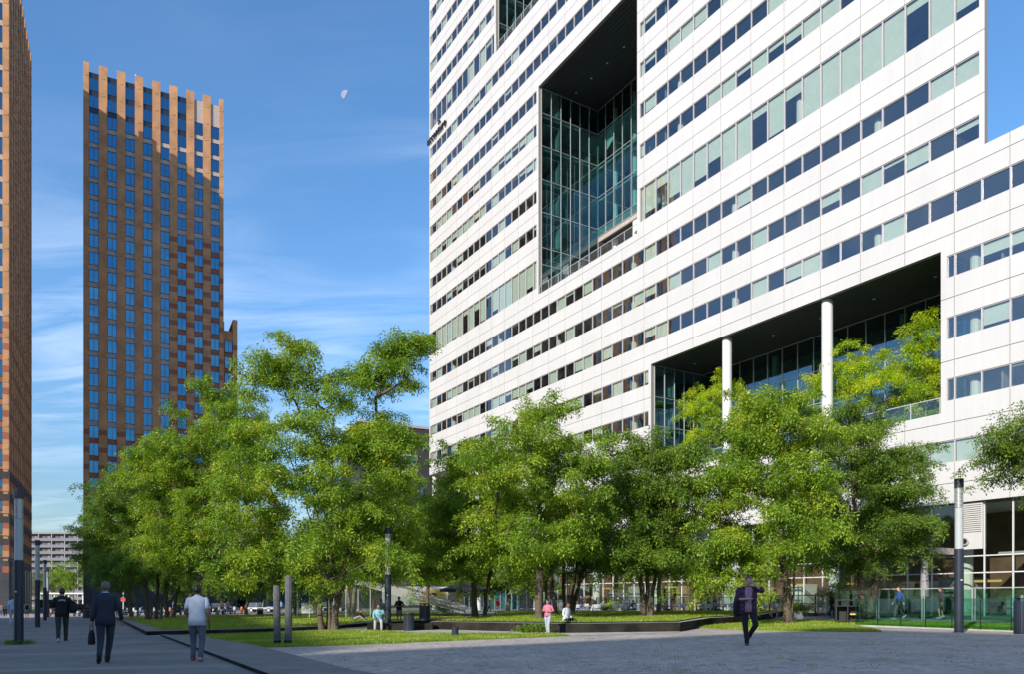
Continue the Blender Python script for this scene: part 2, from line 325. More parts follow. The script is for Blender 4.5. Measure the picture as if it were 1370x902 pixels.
def paver_mat():
    """dark grey clay pavers with paler cross bands, laid along the path"""
    m = bpy.data.materials.new('path_pavers'); m.use_nodes = True; nt = m.node_tree; b = nt.nodes['Principled BSDF']; b.inputs['Roughness'].default_value = .75
    tcn = nt.nodes.new('ShaderNodeTexCoord')
    mp = nt.nodes.new('ShaderNodeMapping'); mp.inputs['Rotation'].default_value = (0, 0, math.radians(-8)); nt.links.new(tcn.outputs['Object'], mp.inputs[0])
    br = nt.nodes.new('ShaderNodeTexBrick'); nt.links.new(mp.outputs[0], br.inputs['Vector']); br.inputs['Scale'].default_value = 1
    br.inputs['Brick Width'].default_value = .2; br.inputs['Row Height'].default_value = .07; br.inputs['Mortar Size'].default_value = .007
    br.inputs['Color1'].default_value = (.25, .235, .22, 1); br.inputs['Color2'].default_value = (.18, .17, .16, 1); br.inputs['Mortar'].default_value = (.10, .10, .09, 1)
    se = nt.nodes.new('ShaderNodeSeparateXYZ'); nt.links.new(mp.outputs[0], se.inputs[0])
    n = nt.nodes.new('ShaderNodeTexNoise'); n.inputs['Scale'].default_value = .35; n.inputs['Detail'].default_value = 8; n.inputs['Roughness'].default_value = .7; nt.links.new(tcn.outputs['Object'], n.inputs['Vector'])
    # bands: every 6.2 m
    md = nt.nodes.new('ShaderNodeMath'); md.operation = 'PINGPONG'; md.inputs[1].default_value = 3.1; nt.links.new(se.outputs['Y'], md.inputs[0])
    bd = nt.nodes.new('ShaderNodeMapRange'); bd.inputs[1].default_value = .35; bd.inputs[2].default_value = .25; nt.links.new(md.outputs[0], bd.inputs[0])
    mr = nt.nodes.new('ShaderNodeMapRange'); mr.inputs[1].default_value = .25; mr.inputs[2].default_value = .75; mr.inputs[3].default_value = .6; mr.inputs[4].default_value = 1.4; nt.links.new(n.outputs['Fac'], mr.inputs[0])
    x = nt.nodes.new('ShaderNodeVectorMath'); x.operation = 'SCALE'; nt.links.new(br.outputs['Color'], x.inputs[0]); nt.links.new(mr.outputs[0], x.inputs['Scale'])
    mi = nt.nodes.new('ShaderNodeMix'); mi.data_type = 'RGBA'; hf = nt.nodes.new('ShaderNodeMath'); hf.operation = 'MULTIPLY'; hf.inputs[1].default_value = .55
    nt.links.new(bd.outputs[0], hf.inputs[0]); nt.links.new(hf.outputs[0], mi.inputs['Factor']); nt.links.new(x.outputs[0], mi.inputs['A']); mi.inputs['B'].default_value = (.30, .29, .27, 1)
    nt.links.new(mi.outputs['Result'], b.inputs['Base Color'])
    bp = nt.nodes.new('ShaderNodeBump'); bp.inputs['Strength'].default_value = .5; bp.inputs['Distance'].default_value = .01; bp.invert = True
    nt.links.new(br.outputs['Fac'], bp.inputs['Height']); nt.links.new(bp.outputs[0], b.inputs['Normal'])
    return m
M_COBB = ground_mat(); M_PAVER = paver_mat()
M_TURF = mat('turf_soil', (.15, .21, .03), .95, noise=.4, nscale=1.3, bump=1, bscale=30)
M_TERR = mat('terrace_paving', (.30, .285, .27), .85, noise=.2, nscale=1)
M_ROAD = mat('road_paving', (.33, .27, .24), .9, noise=.2, nscale=.4)

# ---------------------------------------------------------------- ground
xs = [-2500, -600, -60, -40, -20, 0, 20, 40, 60, 600, 2500]; ys = [-400, -60, 0, 20, 60, 150, 600, 2500]
g = MB()
for i in range(len(xs) - 1):
    for j in range(len(ys) - 1):
        g.poly([(x, y, gz(x)) for x, y in ((xs[i], ys[j]), (xs[i + 1], ys[j]), (xs[i + 1], ys[j + 1]), (xs[i], ys[j + 1]))])
g.build('ground', M_COBB, kind='structure')

def flat(pts, dz): return [Vector((p.x, p.y, gz(p.x) + dz)) for p in pts]
D1 = Vector((-.489, .872, 0))
K0, K1 = gp(345, 902), gp(215, 852)
def sheet(name, pts, dz, m, kind='structure', thick=None, m2=None):
    b = MB(); P = flat(pts, dz); b.poly(P)
    if thick:
        n = len(P)
        for i in range(n):
            a, c = P[i], P[(i + 1) % n]
            b.poly([a - Vector((0, 0, thick)), c - Vector((0, 0, thick)), c, a], 1)
    return b.build(name, [m, m2 or m], kind=kind)
pathL = [K0 - D1 * 30, K0, K1, gp(196, 851), gp(155, 829), gp(140, 823.5)]
pathpoly = pathL + [Vector((-58, 96, 0)), Vector((-59.5, 60, 0)), Vector((-40, -10, 0))]
sheet('path', [Vector((p.x, p.y, 0)) for p in pathpoly], .004, M_PAVER)
sheet('road', [Vector((-59.8, 96.5, 0)), Vector((30, 102, 0)), Vector((30, 150, 0)), Vector((-59.8, 145, 0))], .005, M_ROAD)

# stone slab strip in front of the lawn, one step up
def poly_thing(name, pts, top, m_top, m_side, thick, kind='structure'):
    return sheet(name, pts, top, m_top, kind, thick, m_side)
Rn = Vector((.872, .489, 0))
slab = [K0 - D1 * 12, K1, gp(262, 854), gp(345, 868), gp(470, 902), K0 - D1 * 12 + Rn * 2.6]
poly_thing('stone_pavement', slab, .085, M_SLABST, M_BLACKST, .2)
# raised lawn by the path
L1 = [gp(196, 851), gp(340, 847.5), gp(440, 843), gp(487, 839), Vector((-2, 56, 0)), Vector((-8, 92, 0)), gp(155, 829)]
L1 = [Vector((p.x, p.y, 0)) for p in L1]
poly_thing('stone_terrace', L1, .19, M_SLABST, M_BLACKST, .3)
def inset_left(pts, amt):  # lawn leaves a stone margin along the front and the path side
    c = sum(pts, Vector()) / len(pts)
    return [p + (c - p).normalized() * amt for p in pts]
L1g = inset_left(L1, 1.3)
poly_thing('lawn_bed', L1g, .195, M_TURF, M_BLACKST, .1)
L0 = [Vector((p.x, p.y, 0)) for p in [gp(262, 854), gp(345, 867.5), gp(480, 864), gp(640, 857), gp(763, 852), gp(740, 850), gp(640, 849.5), gp(552, 849), gp(520, 846), gp(445, 845), gp(345, 849), gp(240, 852)]]
poly_thing('lawn_front', L0, .03, M_TURF, M_TURF, .1)
# paved strip between front lawn and raised lawn
strip = [Vector((p.x, p.y, 0)) for p in [gp(487, 845.5), gp(552, 849), gp(640, 849.5), gp(763, 852), gp(910, 847), gp(900, 838), gp(620, 838), gp(490, 838)]]
sheet('paved_strip', strip, .014, M_CONC)
# raised lawn with dark retaining wall
L2 = [Vector((p.x, p.y, 0)) for p in [gp(575, 843), gp(760, 848), gp(910, 846), gp(950, 838), gp(1010, 834)]] + [Vector((19, 54, 0)), Vector((-1.5, 66, 0)), Vector((-1.0, 54, 0))]
poly_thing('retaining_wall', L2, .40, M_CONC, M_BLACKST, .55)
L2g = inset_left(L2, .45)
poly_thing('lawn_raised', L2g, .45, M_TURF, M_BLACKST, .08)
L3 = [Vector((p.x, p.y, 0)) for p in [gp(925, 841), gp(1000, 844.5), gp(1100, 846), gp(1180, 846.5), gp(1146, 838.5), gp(1361, 846), ]] + [Vector((27, 31, 0)), Vector((24, 36, 0)), Vector((17.5, 45, 0)), Vector((13, 46.5, 0))]
poly_thing('lawn_right', L3, .035, M_TURF, M_TURF, .2)
# terrace
TD1 = Vector((.518, -.855, 0)); TD2 = Vector((.855, .518, 0))
FP = TD2 * 50
def fp(t, d=0): return FP + TD1 * t + TD2 * d
sheet('terrace', [fp(-110, -16), fp(-75, -15), fp(-40, -11.5), fp(-26, -12), fp(10, -12), fp(10, 3), fp(-110, 12)], .03, M_TERR)

def inside(p, poly):
    c = False; n = len(poly)
    for i in range(n):
        a, b = poly[i], poly[(i + 1) % n]
        if (a.y > p[1]) != (b.y > p[1]) and p[0] < (b.x - a.x) * (p[1] - a.y) / (b.y - a.y) + a.x: c = not c
    return c
def grass(name, poly, top, n, hmin, hmax, seed):
    rs = np.random.RandomState(seed)
    x0, x1 = min(p.x for p in poly), max(p.x for p in poly); y0, y1 = min(p.y for p in poly), max(p.y for p in poly)
    pts = []
    while len(pts) < n:
        y = y0 + (y1 - y0) * rs.rand() ** 1.5; x = x0 + (x1 - x0) * rs.rand()
        if inside((x, y), poly): pts.append((x, y))
    P = np.array(pts); h = hmin + (hmax - hmin) * rs.rand(n) ** 1.6; a = rs.rand(n) * 6.283; w = .007 + .016 * rs.rand(n)
    lean = (rs.rand(n, 2) - .5) * .09
    z = TILT * np.clip(P[:, 0], -60, 60) + top
    V = np.zeros((n, 3, 3))
    V[:, 0] = np.c_[P[:, 0] - np.cos(a) * w, P[:, 1] - np.sin(a) * w, z]
    V[:, 1] = np.c_[P[:, 0] + np.cos(a) * w, P[:, 1] + np.sin(a) * w, z]
    V[:, 2] = np.c_[P[:, 0] + lean[:, 0], P[:, 1] + lean[:, 1], z + h]
    o = tri_obj(name, V.reshape(-1, 3), 3, M_GRASSB); tag(o, kind='stuff', label='short green grass with a few pale blades on the lawn', cat='grass'); return o
def tri_obj(name, V, k, m, parent=None):
    me = bpy.data.meshes.new(name); nv = len(V); nf = nv // k
    me.vertices.add(nv); me.vertices.foreach_set('co', np.ascontiguousarray(V, dtype=np.float32).ravel())
    me.loops.add(nv); me.loops.foreach_set('vertex_index', np.arange(nv, dtype=np.int32))
    me.polygons.add(nf); me.polygons.foreach_set('loop_start', np.arange(0, nv, k, dtype=np.int32)); me.polygons.foreach_set('loop_total', np.full(nf, k, dtype=np.int32))
    me.materials.append(m); me.update(calc_edges=True); me.validate()
    o = bpy.data.objects.new(name, me); COL.objects.link(o)
    if parent: o.parent = parent
    return o
grass('grass_front', L0, .03, 60000, .03, .10, 1)
grass('grass_beside_path', L1g, .195, 60000, .04, .12, 2)
grass('grass_on_raised_bed', L2g, .45, 40000, .04, .11, 3)
grass('grass_right', L3, .035, 40000, .03, .11, 4)

# weeds growing between the setts
rs = np.random.RandomState(9); pts = []
while len(pts) < 260:
    px = 330 + rs.rand() * 1040; py = 852 + 48 * rs.rand() ** 1.3
    pts.append(gp(px, py))
V = []
for p in pts:
    if inside((p.x, p.y), slab): continue
    for k in range(rs.randint(4, 14)):
        q = p + Vector((rs.randn() * .13, rs.randn() * .03, 0)); a = rs.rand() * 6.28; w = .012; h = .01 + .03 * rs.rand()
        V += [(q.x - w * math.cos(a), q.y - w * math.sin(a), q.z), (q.x + w * math.cos(a), q.y + w * math.sin(a), q.z), (q.x + rs.randn() * .03, q.y + rs.randn() * .03, q.z + h)]
tag(tri_obj('weeds', np.array(V), 3, M_GRASSB), kind='stuff', label='low weeds growing in the joints of the plaza setts', cat='weeds')

# ---------------------------------------------------------------- white office building
BR = empty('office_building', FP, math.atan2(-.855, .518), label='large white panelled office building with bands of windows and big recessed openings', cat='building')
T0 = -27.55; PM = 1.668
TL, TR, TLO = -106.7, -25.7, 6.0
HTOP, HLOW = 97.0, 29.85
# openings (t0,t1,z0,z1,depth)
OP = [(-76.4, -58.57, 37.7, 62.4, 8.8), (-56.55, -28.42, 13.6, 24.2, 6.8), (-86.5, -66.0, 72.6, 88.0, 8.0)]
rows = []   # (sill, head, [(t0,t1)...], blind probability)
def row(s, h, spans, bp): rows.append((s, s + h, spans, bp))
row(10.3, 1.46, [(-78, TLO)], .6)
row(14.3, 1.46, [(-78, -56.9), (-28.05, TLO)], .35)
row(18.3, 1.46, [(-78, -56.9), (-28.05, TLO)], .3)
row(22.3, 1.46, [(TL + .2, -56.9), (-28.05, TLO)], .4)
row(26.35, 1.46, [(TL + .2, TLO)], .45)
row(30.4, 1.46, [(TL + .2, TR - .3)], .4)
row(34.4, 1.46, [(TL + .2, TR - .3)], .22)
row(38.6, 3.35, [(TL + .2, -76.8), (-58.2, TR - .3)], .9)
row(44.8, 1.46, [(TL + .2, -76.8), (-58.2, TR - .3)], .75)
for s, b in ((48.8, .3), (52.8, .6), (56.75, .6), (60.7, .4)): row(s, 1.46, [(TL + .2, -76.8), (-58.2, TR - .3)], b)
row(64.7, 1.46, [(TL + .2, TR - .3)], .2); row(68.6, 1.46, [(TL + .2, TR - .3)], .2)
row(72.8, 2.6, [(TL + .2, -86.9), (-65.6, TR - .3)], .25)
for s in (77.7, 81.65, 85.6): row(s, 1.46, [(TL + .2, -86.9), (-65.6, TR - .3)], .25)
for s in (89.5, 93.4): row(s, 1.46, [(TL + .2, TR - .3)], .25)
joint_z = sorted([a[1] for a in rows] + [a[0] for a in rows] + [8.96, 12.9, 16.9, 21.0, 25.1, 29.0, 33.1, 37.05, 43.3, 47.5, 51.5, 55.5, 59.4, 63.5, 67.4, 71.4, 76.6, 80.4, 84.3, 88.2, 92.2, HTOP, HLOW, 7.66, 20.4])
mid = {8.96, 12.9, 16.9, 21.0, 25.1, 29.0, 33.1, 37.05, 43.3, 47.5, 51.5, 55.5, 59.4, 63.5, 67.4, 71.4, 76.6, 80.4, 84.3, 88.2, 92.2}
zs = sorted(set([round(z, 3) for z in joint_z] + [round(v, 3) for o in OP for v in o[2:4]]))
jt = [T0 + PM * 2 * k for k in range(-24, 12)]
ts = sorted(set([round(v, 3) for v in jt if TL < v < TLO] + [TL, TR, TLO, -81.4, -78] + [v for o in OP for v in o[:2]] + [round(a, 3) for r_ in rows for sp in r_[2] for a in sp]))
midr = {round(z, 3) for z in mid}; jtr = {round(v, 3) for v in jt}
def solid(t, z):
    if z > HLOW and t > TR: return False
    if z > HTOP or z < 7.66: return False
    if z < 20.4 and t < -81.4: return False
    for a, b, c, d, _ in OP:
        if a < t < b and c < z < d: return False
    for s, h, sp, _ in rows:
        if s < z < h:
            for a, b in sp:
                if a < t < b: return False
    return True
clad = MB(); back = MB()
G = .022
for i in range(len(zs) - 1):
    z0, z1 = zs[i], zs[i + 1]
    run = None
    for j in range(len(ts) - 1):
        t0, t1 = ts[j], ts[j + 1]
        if solid((t0 + t1) / 2, (z0 + z1) / 2):
            ga = G if t0 in jtr else 0; gb = G if t1 in jtr else 0
            clad.box(t0 + ga, t1 - gb, -.05, 0, z0 + (G if z0 in midr else 0), z1 - (G if z1 in midr else 0), skip='k')
            if run is None: run = [t0, t1]
            else: run[1] = t1
        elif run:
            back.box(run[0], run[1], .002, .34, z0, z1); run = None
    if run: back.box(run[0], run[1], .002, .34, z0, z1)
clad.build('cladding', M_PANEL, BR)
back.build('wall', M_GAP, BR)
# body: roofs, end walls, floor plates and room back walls
body = MB()
UP = [(TL, .34), (TR, .34), (TR - 12.5, 21), (TL + 5, 21)]
def prism(b, poly, z0, z1, m=0, top=True):
    n = len(poly)
    for i in range(n):
        a, c = poly[i], poly[(i + 1) % n]
        if i == 0: continue
        b.poly([(a[0], a[1], z0), (c[0], c[1], z0), (c[0], c[1], z1), (a[0], a[1], z1)], m)
    if top: b.poly([(p[0], p[1], z1) for p in poly], m)
prism(body, UP, HLOW, HTOP); prism(body, [(TL, .34), (TLO, .34), (TLO, 26), (TL + 5, 21)], 20.4, HLOW)
prism(body, [(-81.4, .34), (TLO, .34), (TLO, 26), (-78, 21)], 7.66, 20.4, top=False)
body.box(TL, -81.4, .34, 21, 20.38, 20.5)
body.build('end_wall', M_PANEL, BR)
# room strips behind the window bands: back wall, floor plates
rm = MB()
def clipspan(a, b, z):
    """parts of a..b not inside an opening at height z"""
    sp = [(a, b)]
    for o in OP:
        if o[2] - .3 < z < o[3] + .3:
            out = []
            for s in sp:
                if s[1] <= o[0] or s[0] >= o[1]: out.append(s); continue
                if s[0] < o[0]: out.append((s[0], o[0] - .35))
                if s[1] > o[1]: out.append((o[1] + .35, s[1]))
            sp = out
    return sp
for s, h, sps, bp in rows:
    for a, b in sps:
        if abs(b - (TR - .3)) < .01: b -= 2.3
        rm.box(a, b, 3.2, 3.3, s - .9, h + .35, 0)
        rm.box(a, b, .35, 3.2, s - .95, s - .85, 0); rm.box(a, b, .35, 3.2, h + .32, h + .4, 1)
        t = T0 + PM * 4 * math.ceil((a - T0) / (PM * 4)) + .35
        while t < b - .5:
            rm.cyl(t + .5, .9, s - .85, h + .32, .33, 12, 2); t += PM * 8
rm.build('room_lining', [M_ROOM, M_CEIL, M_RCOL], BR)
# windows
wins = []
for ri, (s, h, sps, bp) in enumerate(rows):
    for a, b in sps:
        edges = [a] + [T0 + PM * k for k in range(-50, 24) if a + .25 < T0 + PM * k < b - .25] + [b]
        for i in range(len(edges) - 1):
            t0, t1 = edges[i], edges[i + 1]; tc_, zc = (t0 + t1) / 2, (s + h) / 2
            X = FP.x + TD1.x * tc_; Y = FP.y + TD1.y * tc_
            vis = abs(X / Y) < .69 and (HOR - (zc - CAM_H) / Y * F) > -20
            wins.append(((t1 - t0) * (h - s) / Y ** 2 if vis and Y > 5 else 0, t0, t1, s, h, bp, tc_))
wins.sort(key=lambda w: -w[0])
def win_geo(fr, pn, bl, t0, t1, s, h, bp):
    w = .035; y0, y1 = -.012, .10
    fr.box(t0, t0 + w, y0, y1, s, h); fr.box(t1 - w, t1, y0, y1, s, h)
    fr.box(t0 + w, t1 - w, y0 + .015, y1, s, s + .05); fr.box(t0 + w, t1 - w, y0 + .015, y1, h - .06, h)
    pn.poly([(t0 + w, .06, s + .05), (t1 - w, .06, s + .05), (t1 - w, .06, h - .06), (t0 + w, .06, h - .06)])
    if R.random() < bp:
        H = h - s
        f_ = R.choice([1, 1, .8, .55, .9]) if R.random() < .75 else R.choice([.2, .3, .12])
        zb = h - (H - .02) * f_
        bl.poly([(t0 + .03, .17, zb), (t1 - .03, .17, zb), (t1 - .03, .17, h), (t0 + .03, .17, h)])
        return True
    return False
fr, pn, bl = MB(), MB(), MB()
for i, (a_, t0, t1, s, h, bp, tc_) in enumerate(wins):
    if i < 100 and a_ > 0:
        f1, p1, b1 = MB(), MB(), MB(); has = win_geo(f1, p1, b1, t0, t1, s, h, bp)
        w = f1.build('window', M_MULL, BR); p1.build('pane', M_GLASS, w)
        if has: b1.build('blind', M_BLIND, w)
    else: win_geo(fr, pn, bl, t0, t1, s, h, bp)
nfo = len(fr.f); allw = MB()
for k, b in enumerate((fr, pn, bl)):
    o_ = len(allw.v); allw.v += b.v; allw.f += [tuple(q + o_ for q in f_) for f_ in b.f]; allw.m += [k] * len(b.f)
allw.build('window', [M_MULL, M_GLASS, M_BLIND], BR, kind='stuff')

# recessed openings
def curtain(b, p0, p1, z0, z1, nv, zz, out, mm=0, gm=1, w=.05, d=.12):
    """glazed curtain wall from p0 to p1 (local xy); out = outward unit normal"""
    p0, p1 = Vector((*p0, 0)), Vector((*p1, 0)); dr = (p1 - p0); L = dr.length; dr.normalize(); o = Vector((*out, 0)) * d
    def bar(a, c, za, zb):
        q = [a, c, c + o, a + o]
        vs = [Vector((v.x, v.y, za)) for v in q] + [Vector((v.x, v.y, zb)) for v in q]
        i = len(b.v); b.v += [tuple(v) for v in vs]
        for f_ in ((0, 3, 2, 1), (4, 5, 6, 7), (0, 1, 5, 4), (1, 2, 6, 5), (2, 3, 7, 6), (3, 0, 4, 7)): b.f.append(tuple(i + a_ for a_ in f_)); b.m.append(mm)
    for k in range(nv + 1):
        c = p0 + dr * (L * k / nv); bar(c - dr * w / 2, c + dr * w / 2, z0, z1)
    for z in zz: bar(p0, p1, z - w / 2 + .001, z + w / 2)
    e = o * .5
    b.poly([(p0 + e)[:2] + (z0,), (p1 + e)[:2] + (z0,), (p1 + e)[:2] + (z1,), (p0 + e)[:2] + (z1,)], gm)
def slats(b, t0, t1, y0, y1, z, m=0, st=.45):
    b.box(t0, t1, y0, y1, z + .02, z + .12, m)
    y = y0 + .1
    while y < y1 - .2:
        b.box(t0 + .02, t1 - .02, y, y + st - .05, z - .02, z + .019, m); y += st
for (a, b_, z0, z1, dp), nb, zl in ((OP[0], 11, [41.4, 43.4, 47.6, 51.5, 55.5, 59.4]), (OP[1], 17, [15.6, 18.3, 21.1]), (OP[2], 12, [76.6, 80.5, 84.4])):
    c = MB()
    if z1 < 30 or z1 > 80: zb = z0 + .1
    else: zb = 46.55
    curtain(c, (a + .02, dp), (b_ - .02, dp), zb, z1 - .02, nb, [z for z in zl if z > zb] + [z1 - .08, zb + .03], (0, -1))
    n_s = 6 if z1 > 30 else 5
    curtain(c, (a + .0, .36), (a + .0, dp), z0 + .1, z1 - .02, n_s, zl + [z1 - .08], (1, 0)); curtain(c, (b_, .36), (b_, dp), z0 + .1, z1 - .02, n_s, zl + [z1 - .08], (-1, 0))
    c.build('curtain_wall', [M_ALU, M_TEAL], BR)
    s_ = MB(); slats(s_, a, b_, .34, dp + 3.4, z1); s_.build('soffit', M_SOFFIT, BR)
    fl = MB(); fl.box(a, b_, .34, dp + 3.4, z0 - .2, z0 - .0); fl.build('terrace_floor', M_SLAB, BR)
    # interior seen through the curtain walls
    it = MB(); it.box(a - 3.2, b_ + 3.2, dp + 3.5, dp + 3.6, z0, z1, 0)
    it.box(a - 3.6, a - 3.5, .4, dp + 3.4, z0, z1, 0); it.box(b_ + 3.5, b_ + 3.6, .4, dp + 3.4, z0, z1, 0)
    for z in [q for q in zl if q > zb - .1]:
        it.box(a, b_, dp + .15, dp + 3.4, z - .35, z - .05, 1); it.box(a - 3.4, a - .1, .4, dp + 3.4, z - .35, z - .05, 1)
    for k in range(5):
        it.cyl(a + 1.5 + (b_ - a - 3) * k / 4, dp + 1.6, z0, z1, .3, 12, 2)
    for k in range(nb):
        if R.random() < .45 and z1 > 30:
            x0 = a + (b_ - a) * k / nb; zt = R.choice(zl[2:]); it.poly([(x0 + .05, dp + .12, zt - R.uniform(1.5, 3.3)), (x0 + 1.45, dp + .12, zt - R.uniform(1.5, 3.3)), (x0 + 1.45, dp + .12, zt), (x0 + .05, dp + .12, zt)], 3)
    it.build('interior', [M_ROOM, M_CEIL, M_RCOL, M_BLIND], BR)
    rl = MB()
    n = int((b_ - a) / 1.9)
    for k in range(n + 1):
        x = a + .1 + (b_ - a - .2) * k / n; rl.box(x - .03, x + .03, .02, .08, z0, z0 + 1.02)
    rl.box(a + .05, b_ - .05, .015, .085, z0 + 1.02, z0 + 1.07)
    if z1 > 30:
        for k in range(6): rl.tube([(a + .1, .05, z0 + .15 * (k + 1)), (b_ - .1, .05, z0 + .15 * (k + 1))], .008, 4)
    r_o = rl.build('railing', M_ALU, BR)
    if z1 < 30:
        gq = MB(); gq.poly([(a + .1, .05, z0 + .05), (b_ - .1, .05, z0 + .05), (b_ - .1, .05, z0 + 1.0), (a + .1, .05, z0 + 1.0)]); gq.build('railing_glass', M_CLEAR, r_o)
    if 40 < z1 < 70:
        sp = MB(); sp.box(a, b_, dp - .03, dp + .2, 46.0, 47.5); sp.build('grey_spandrel', M_GREYB, BR)
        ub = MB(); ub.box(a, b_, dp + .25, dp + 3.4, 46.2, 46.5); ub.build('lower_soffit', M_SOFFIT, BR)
    dl = MB()
    for k in range(6):
        dl.cyl(a + (b_ - a) * (k + .5) / 6, dp * .5, z1 - .05, z1 - .02, .13, 10)
    dl.build('downlight', M_ALU, BR)
# columns of the lower opening
for px, inset in ((973, .75), (1107, .75)):
    u = (px - 685) / F
    t = (50 + inset) * (.518 * u - .855) / (.855 * u + .518)
    c = MB(); c.cyl(t, inset, 13.58, 24.2, .41, 24); c.build('column', M_WHITE, BR, smooth=False)
# hedge behind the railing
def spray_cloud(n, centers, rad, ls, rs_, flat_=.5, droop=.35, hang=0, k=4, lw=.42):
    """n compound leaves per centre; returns quad vertices"""
    C = np.repeat(np.asarray(centers, float), n, axis=0); N = len(C)
    rr = np.repeat(np.asarray(rad, float), n)
    d = rs_.randn(N, 3); d /= np.linalg.norm(d, axis=1)[:, None]
    q = rs_.rand(N) ** .5
    off = d * (rr * q)[:, None]; off[:, 2] *= flat_
    P = C + off
    dirv = off + rs_.randn(N, 3) * (.35 * rr)[:, None]; dirv[:, 2] = dirv[:, 2] * .5 - droop * rr
    dirv /= np.linalg.norm(dirv, axis=1)[:, None] + 1e-9
    L = ls * (.7 + .6 * rs_.rand(N))
    up = rs_.randn(N, 3) * .45; up[:, 2] += 1; up /= np.linalg.norm(up, axis=1)[:, None]
    side = np.cross(dirv, up); side /= np.linalg.norm(side, axis=1)[:, None] + 1e-9
    out = []
    for j in range(k):
        f0 = (j + .3) / k
        sgn = 1 if j % 2 else -1
        base = P + dirv * (L * f0)[:, None] + np.array([0, 0, -1.0]) * (L * .25 * f0 * f0)[:, None]
        ax = side * sgn * .9 + dirv * (.55 if j < k - 1 else 1.4) + rs_.randn(N, 3) * .25; ax /= np.linalg.norm(ax, axis=1)[:, None]
        nn = up + rs_.randn(N, 3) * .35; w = np.cross(ax, nn); w /= np.linalg.norm(w, axis=1)[:, None] + 1e-9
        ll = (L * .52)[:, None]; ww = ll * lw * .5
        out.append(np.stack([base, base + ax * ll * .5 + w * ww, base + ax * ll, base + ax * ll * .5 - w * ww], axis=1))
    return np.concatenate(out, axis=0).reshape(-1, 3)
rs = np.random.RandomState(5)
cs = [(-56 + .28 * k, .5 + rs.rand() * .5, 13.75 + rs.rand() * .25) for k in range(98)]
V = spray_cloud(26, cs, [.42] * len(cs), .26, rs, .7, 0)
tag(tri_obj('hedge', V, 4, M_LEAFY, BR), kind='stuff')
# ground floor: glazed base, posts, louvre
gf = MB()
curtain(gf, (-81.4, .5), (TLO, .5), -1.0, 7.66, int(round((TLO + 81.4) / PM)), [3.15, 4.22, .35], (0, -1), w=.07)
gf.build('ground_floor_glazing', [M_WHITE, M_CLEAR], BR)
gi = MB(); gi.box(-81.4, TLO, 6.5, 6.6, -1, 7.66, 0); gi.box(-81.4, TLO, .6, 6.5, 7.5, 7.64, 1); gi.box(-81.4, TLO, .7, 6.5, -.05, .12, 2)
for k in range(9): gi.cyl(-78 + 10.0 * k, 2.2, 0, 7.5, .4, 14, 3)
for k in range(26):
    x = -80 + 3.3 * k + R.random(); gi.box(x, x + R.uniform(.8, 2.4), 5.6 - R.random() * 3, 6.0, .1, R.uniform(1.0, 3.2), R.choice([1, 3, 4, 4, 2]))
gi.box(-26, 4, 2.2, 6.4, 4.3, 4.5, 1)
for k in range(14): gi.box(-78 + 5 * k, -76.2 + 5 * k, 3, 3.1, 2.6, 2.75, 5)
gi.build('ground_floor_interior', [M_BROWNW, M_CEIL, M_ROOM, M_RCOL, mat('shop_counter', (.35, .22, .12), .6), mat('warm_shelf', (.7, .45, .15), .5)], BR)
lv = MB(); t0, t1 = T0 + .06, T0 + PM - .06
lv.box(t0, t1, .2, .36, 4.6 + .05, 7.6)
for k in range(14): lv.box(t0 + .05, t1 - .05, .12, .2, 5.75 + k * .13, 5.75 + k * .13 + .05)
L_ = lv.build('louvre_panel', M_PANEL, BR)
vt = MB(); vt.tube([(t0 + .55, .2, 5.15), (t0 + .55, -.02, 5.15)], .24, 16, 0); vt.tube([(t0 + .55, -.021, 5.15), (t0 + .55, -.04, 5.15)], [.17, .15], 16, 1)
vt.build('round_vent', [M_ALU, M_BLK], L_)
cn = MB(); cn.box(-30.7, -27.7, -1.7, .4, 4.35, 4.75); cn.box(-30.5, -27.9, -1.5, .3, 4.2, 4.349, 1); cn.build('canopy', [M_GREYB, M_BLK], BR)
cn = MB(); cn.box(-84, -70, -2.4, .4, 4.6, 5.1); cn.build('canopy', M_PANEL, BR)
# undercroft on the far left
uc = MB(); curtain(uc, (TL + 2, 5), (-81.4, 5), -1, 20.38, 15, [4.2, 8.3, 12.3, 16.3], (0, -1)); uc.build('undercroft_glazing', [M_ALU, M_TEAL], BR)
ui = MB(); ui.box(TL + 2, -81.4, 9, 9.1, -1, 20.3); ui.box(-81.55, -81.4, .34, 9, -1, 20.38, 1); ui.build('undercroft_wall', [M_ROOM, M_PANEL], BR)
for px in (582, 640):
    u = (px - 685) / F; t = 50.8 * (.518 * u - .855) / (.855 * u + .518)
    c = MB(); c.cyl(t, .8, -1, 20.38, .42, 20); c.build('column', M_WHITE, BR)
# sign letters
cu = bpy.data.curves.new('sign_letters', 'FONT'); cu.body = 'accenture'; cu.size = 1.62; cu.extrude = .09; cu.space_character = .95
tmp = bpy.data.objects.new('tmp_sign', cu); COL.objects.link(tmp); bpy.context.view_layer.update()
me = bpy.data.meshes.new_from_object(tmp.evaluated_get(bpy.context.evaluated_depsgraph_get())); bpy.data.objects.remove(tmp)
me.materials.clear(); me.materials.append(mat('sign_black', (.02, .018, .02), .4))
wd = max(v.co.x for v in me.vertices) - min(v.co.x for v in me.vertices)
for v in me.vertices: v.co.x *= 6.3 / wd
so = bpy.data.objects.new('sign_lettering', me); COL.objects.link(so); so.parent = BR; so.location = (-107.0, -.25, 70.72); so.rotation_euler = (math.radians(90), 0, 0)
ch = MB(); ch.poly([(0, 0, .62), (0, 0, .45), (.42, 0, .31), (0, 0, .17), (0, 0, 0), (.62, 0, .24), (.62, 0, .38)])
ch2 = MB(); P_ = ch.v
for y in (0, -.18): ch2.poly([(p[0], y, p[2]) for p in P_])
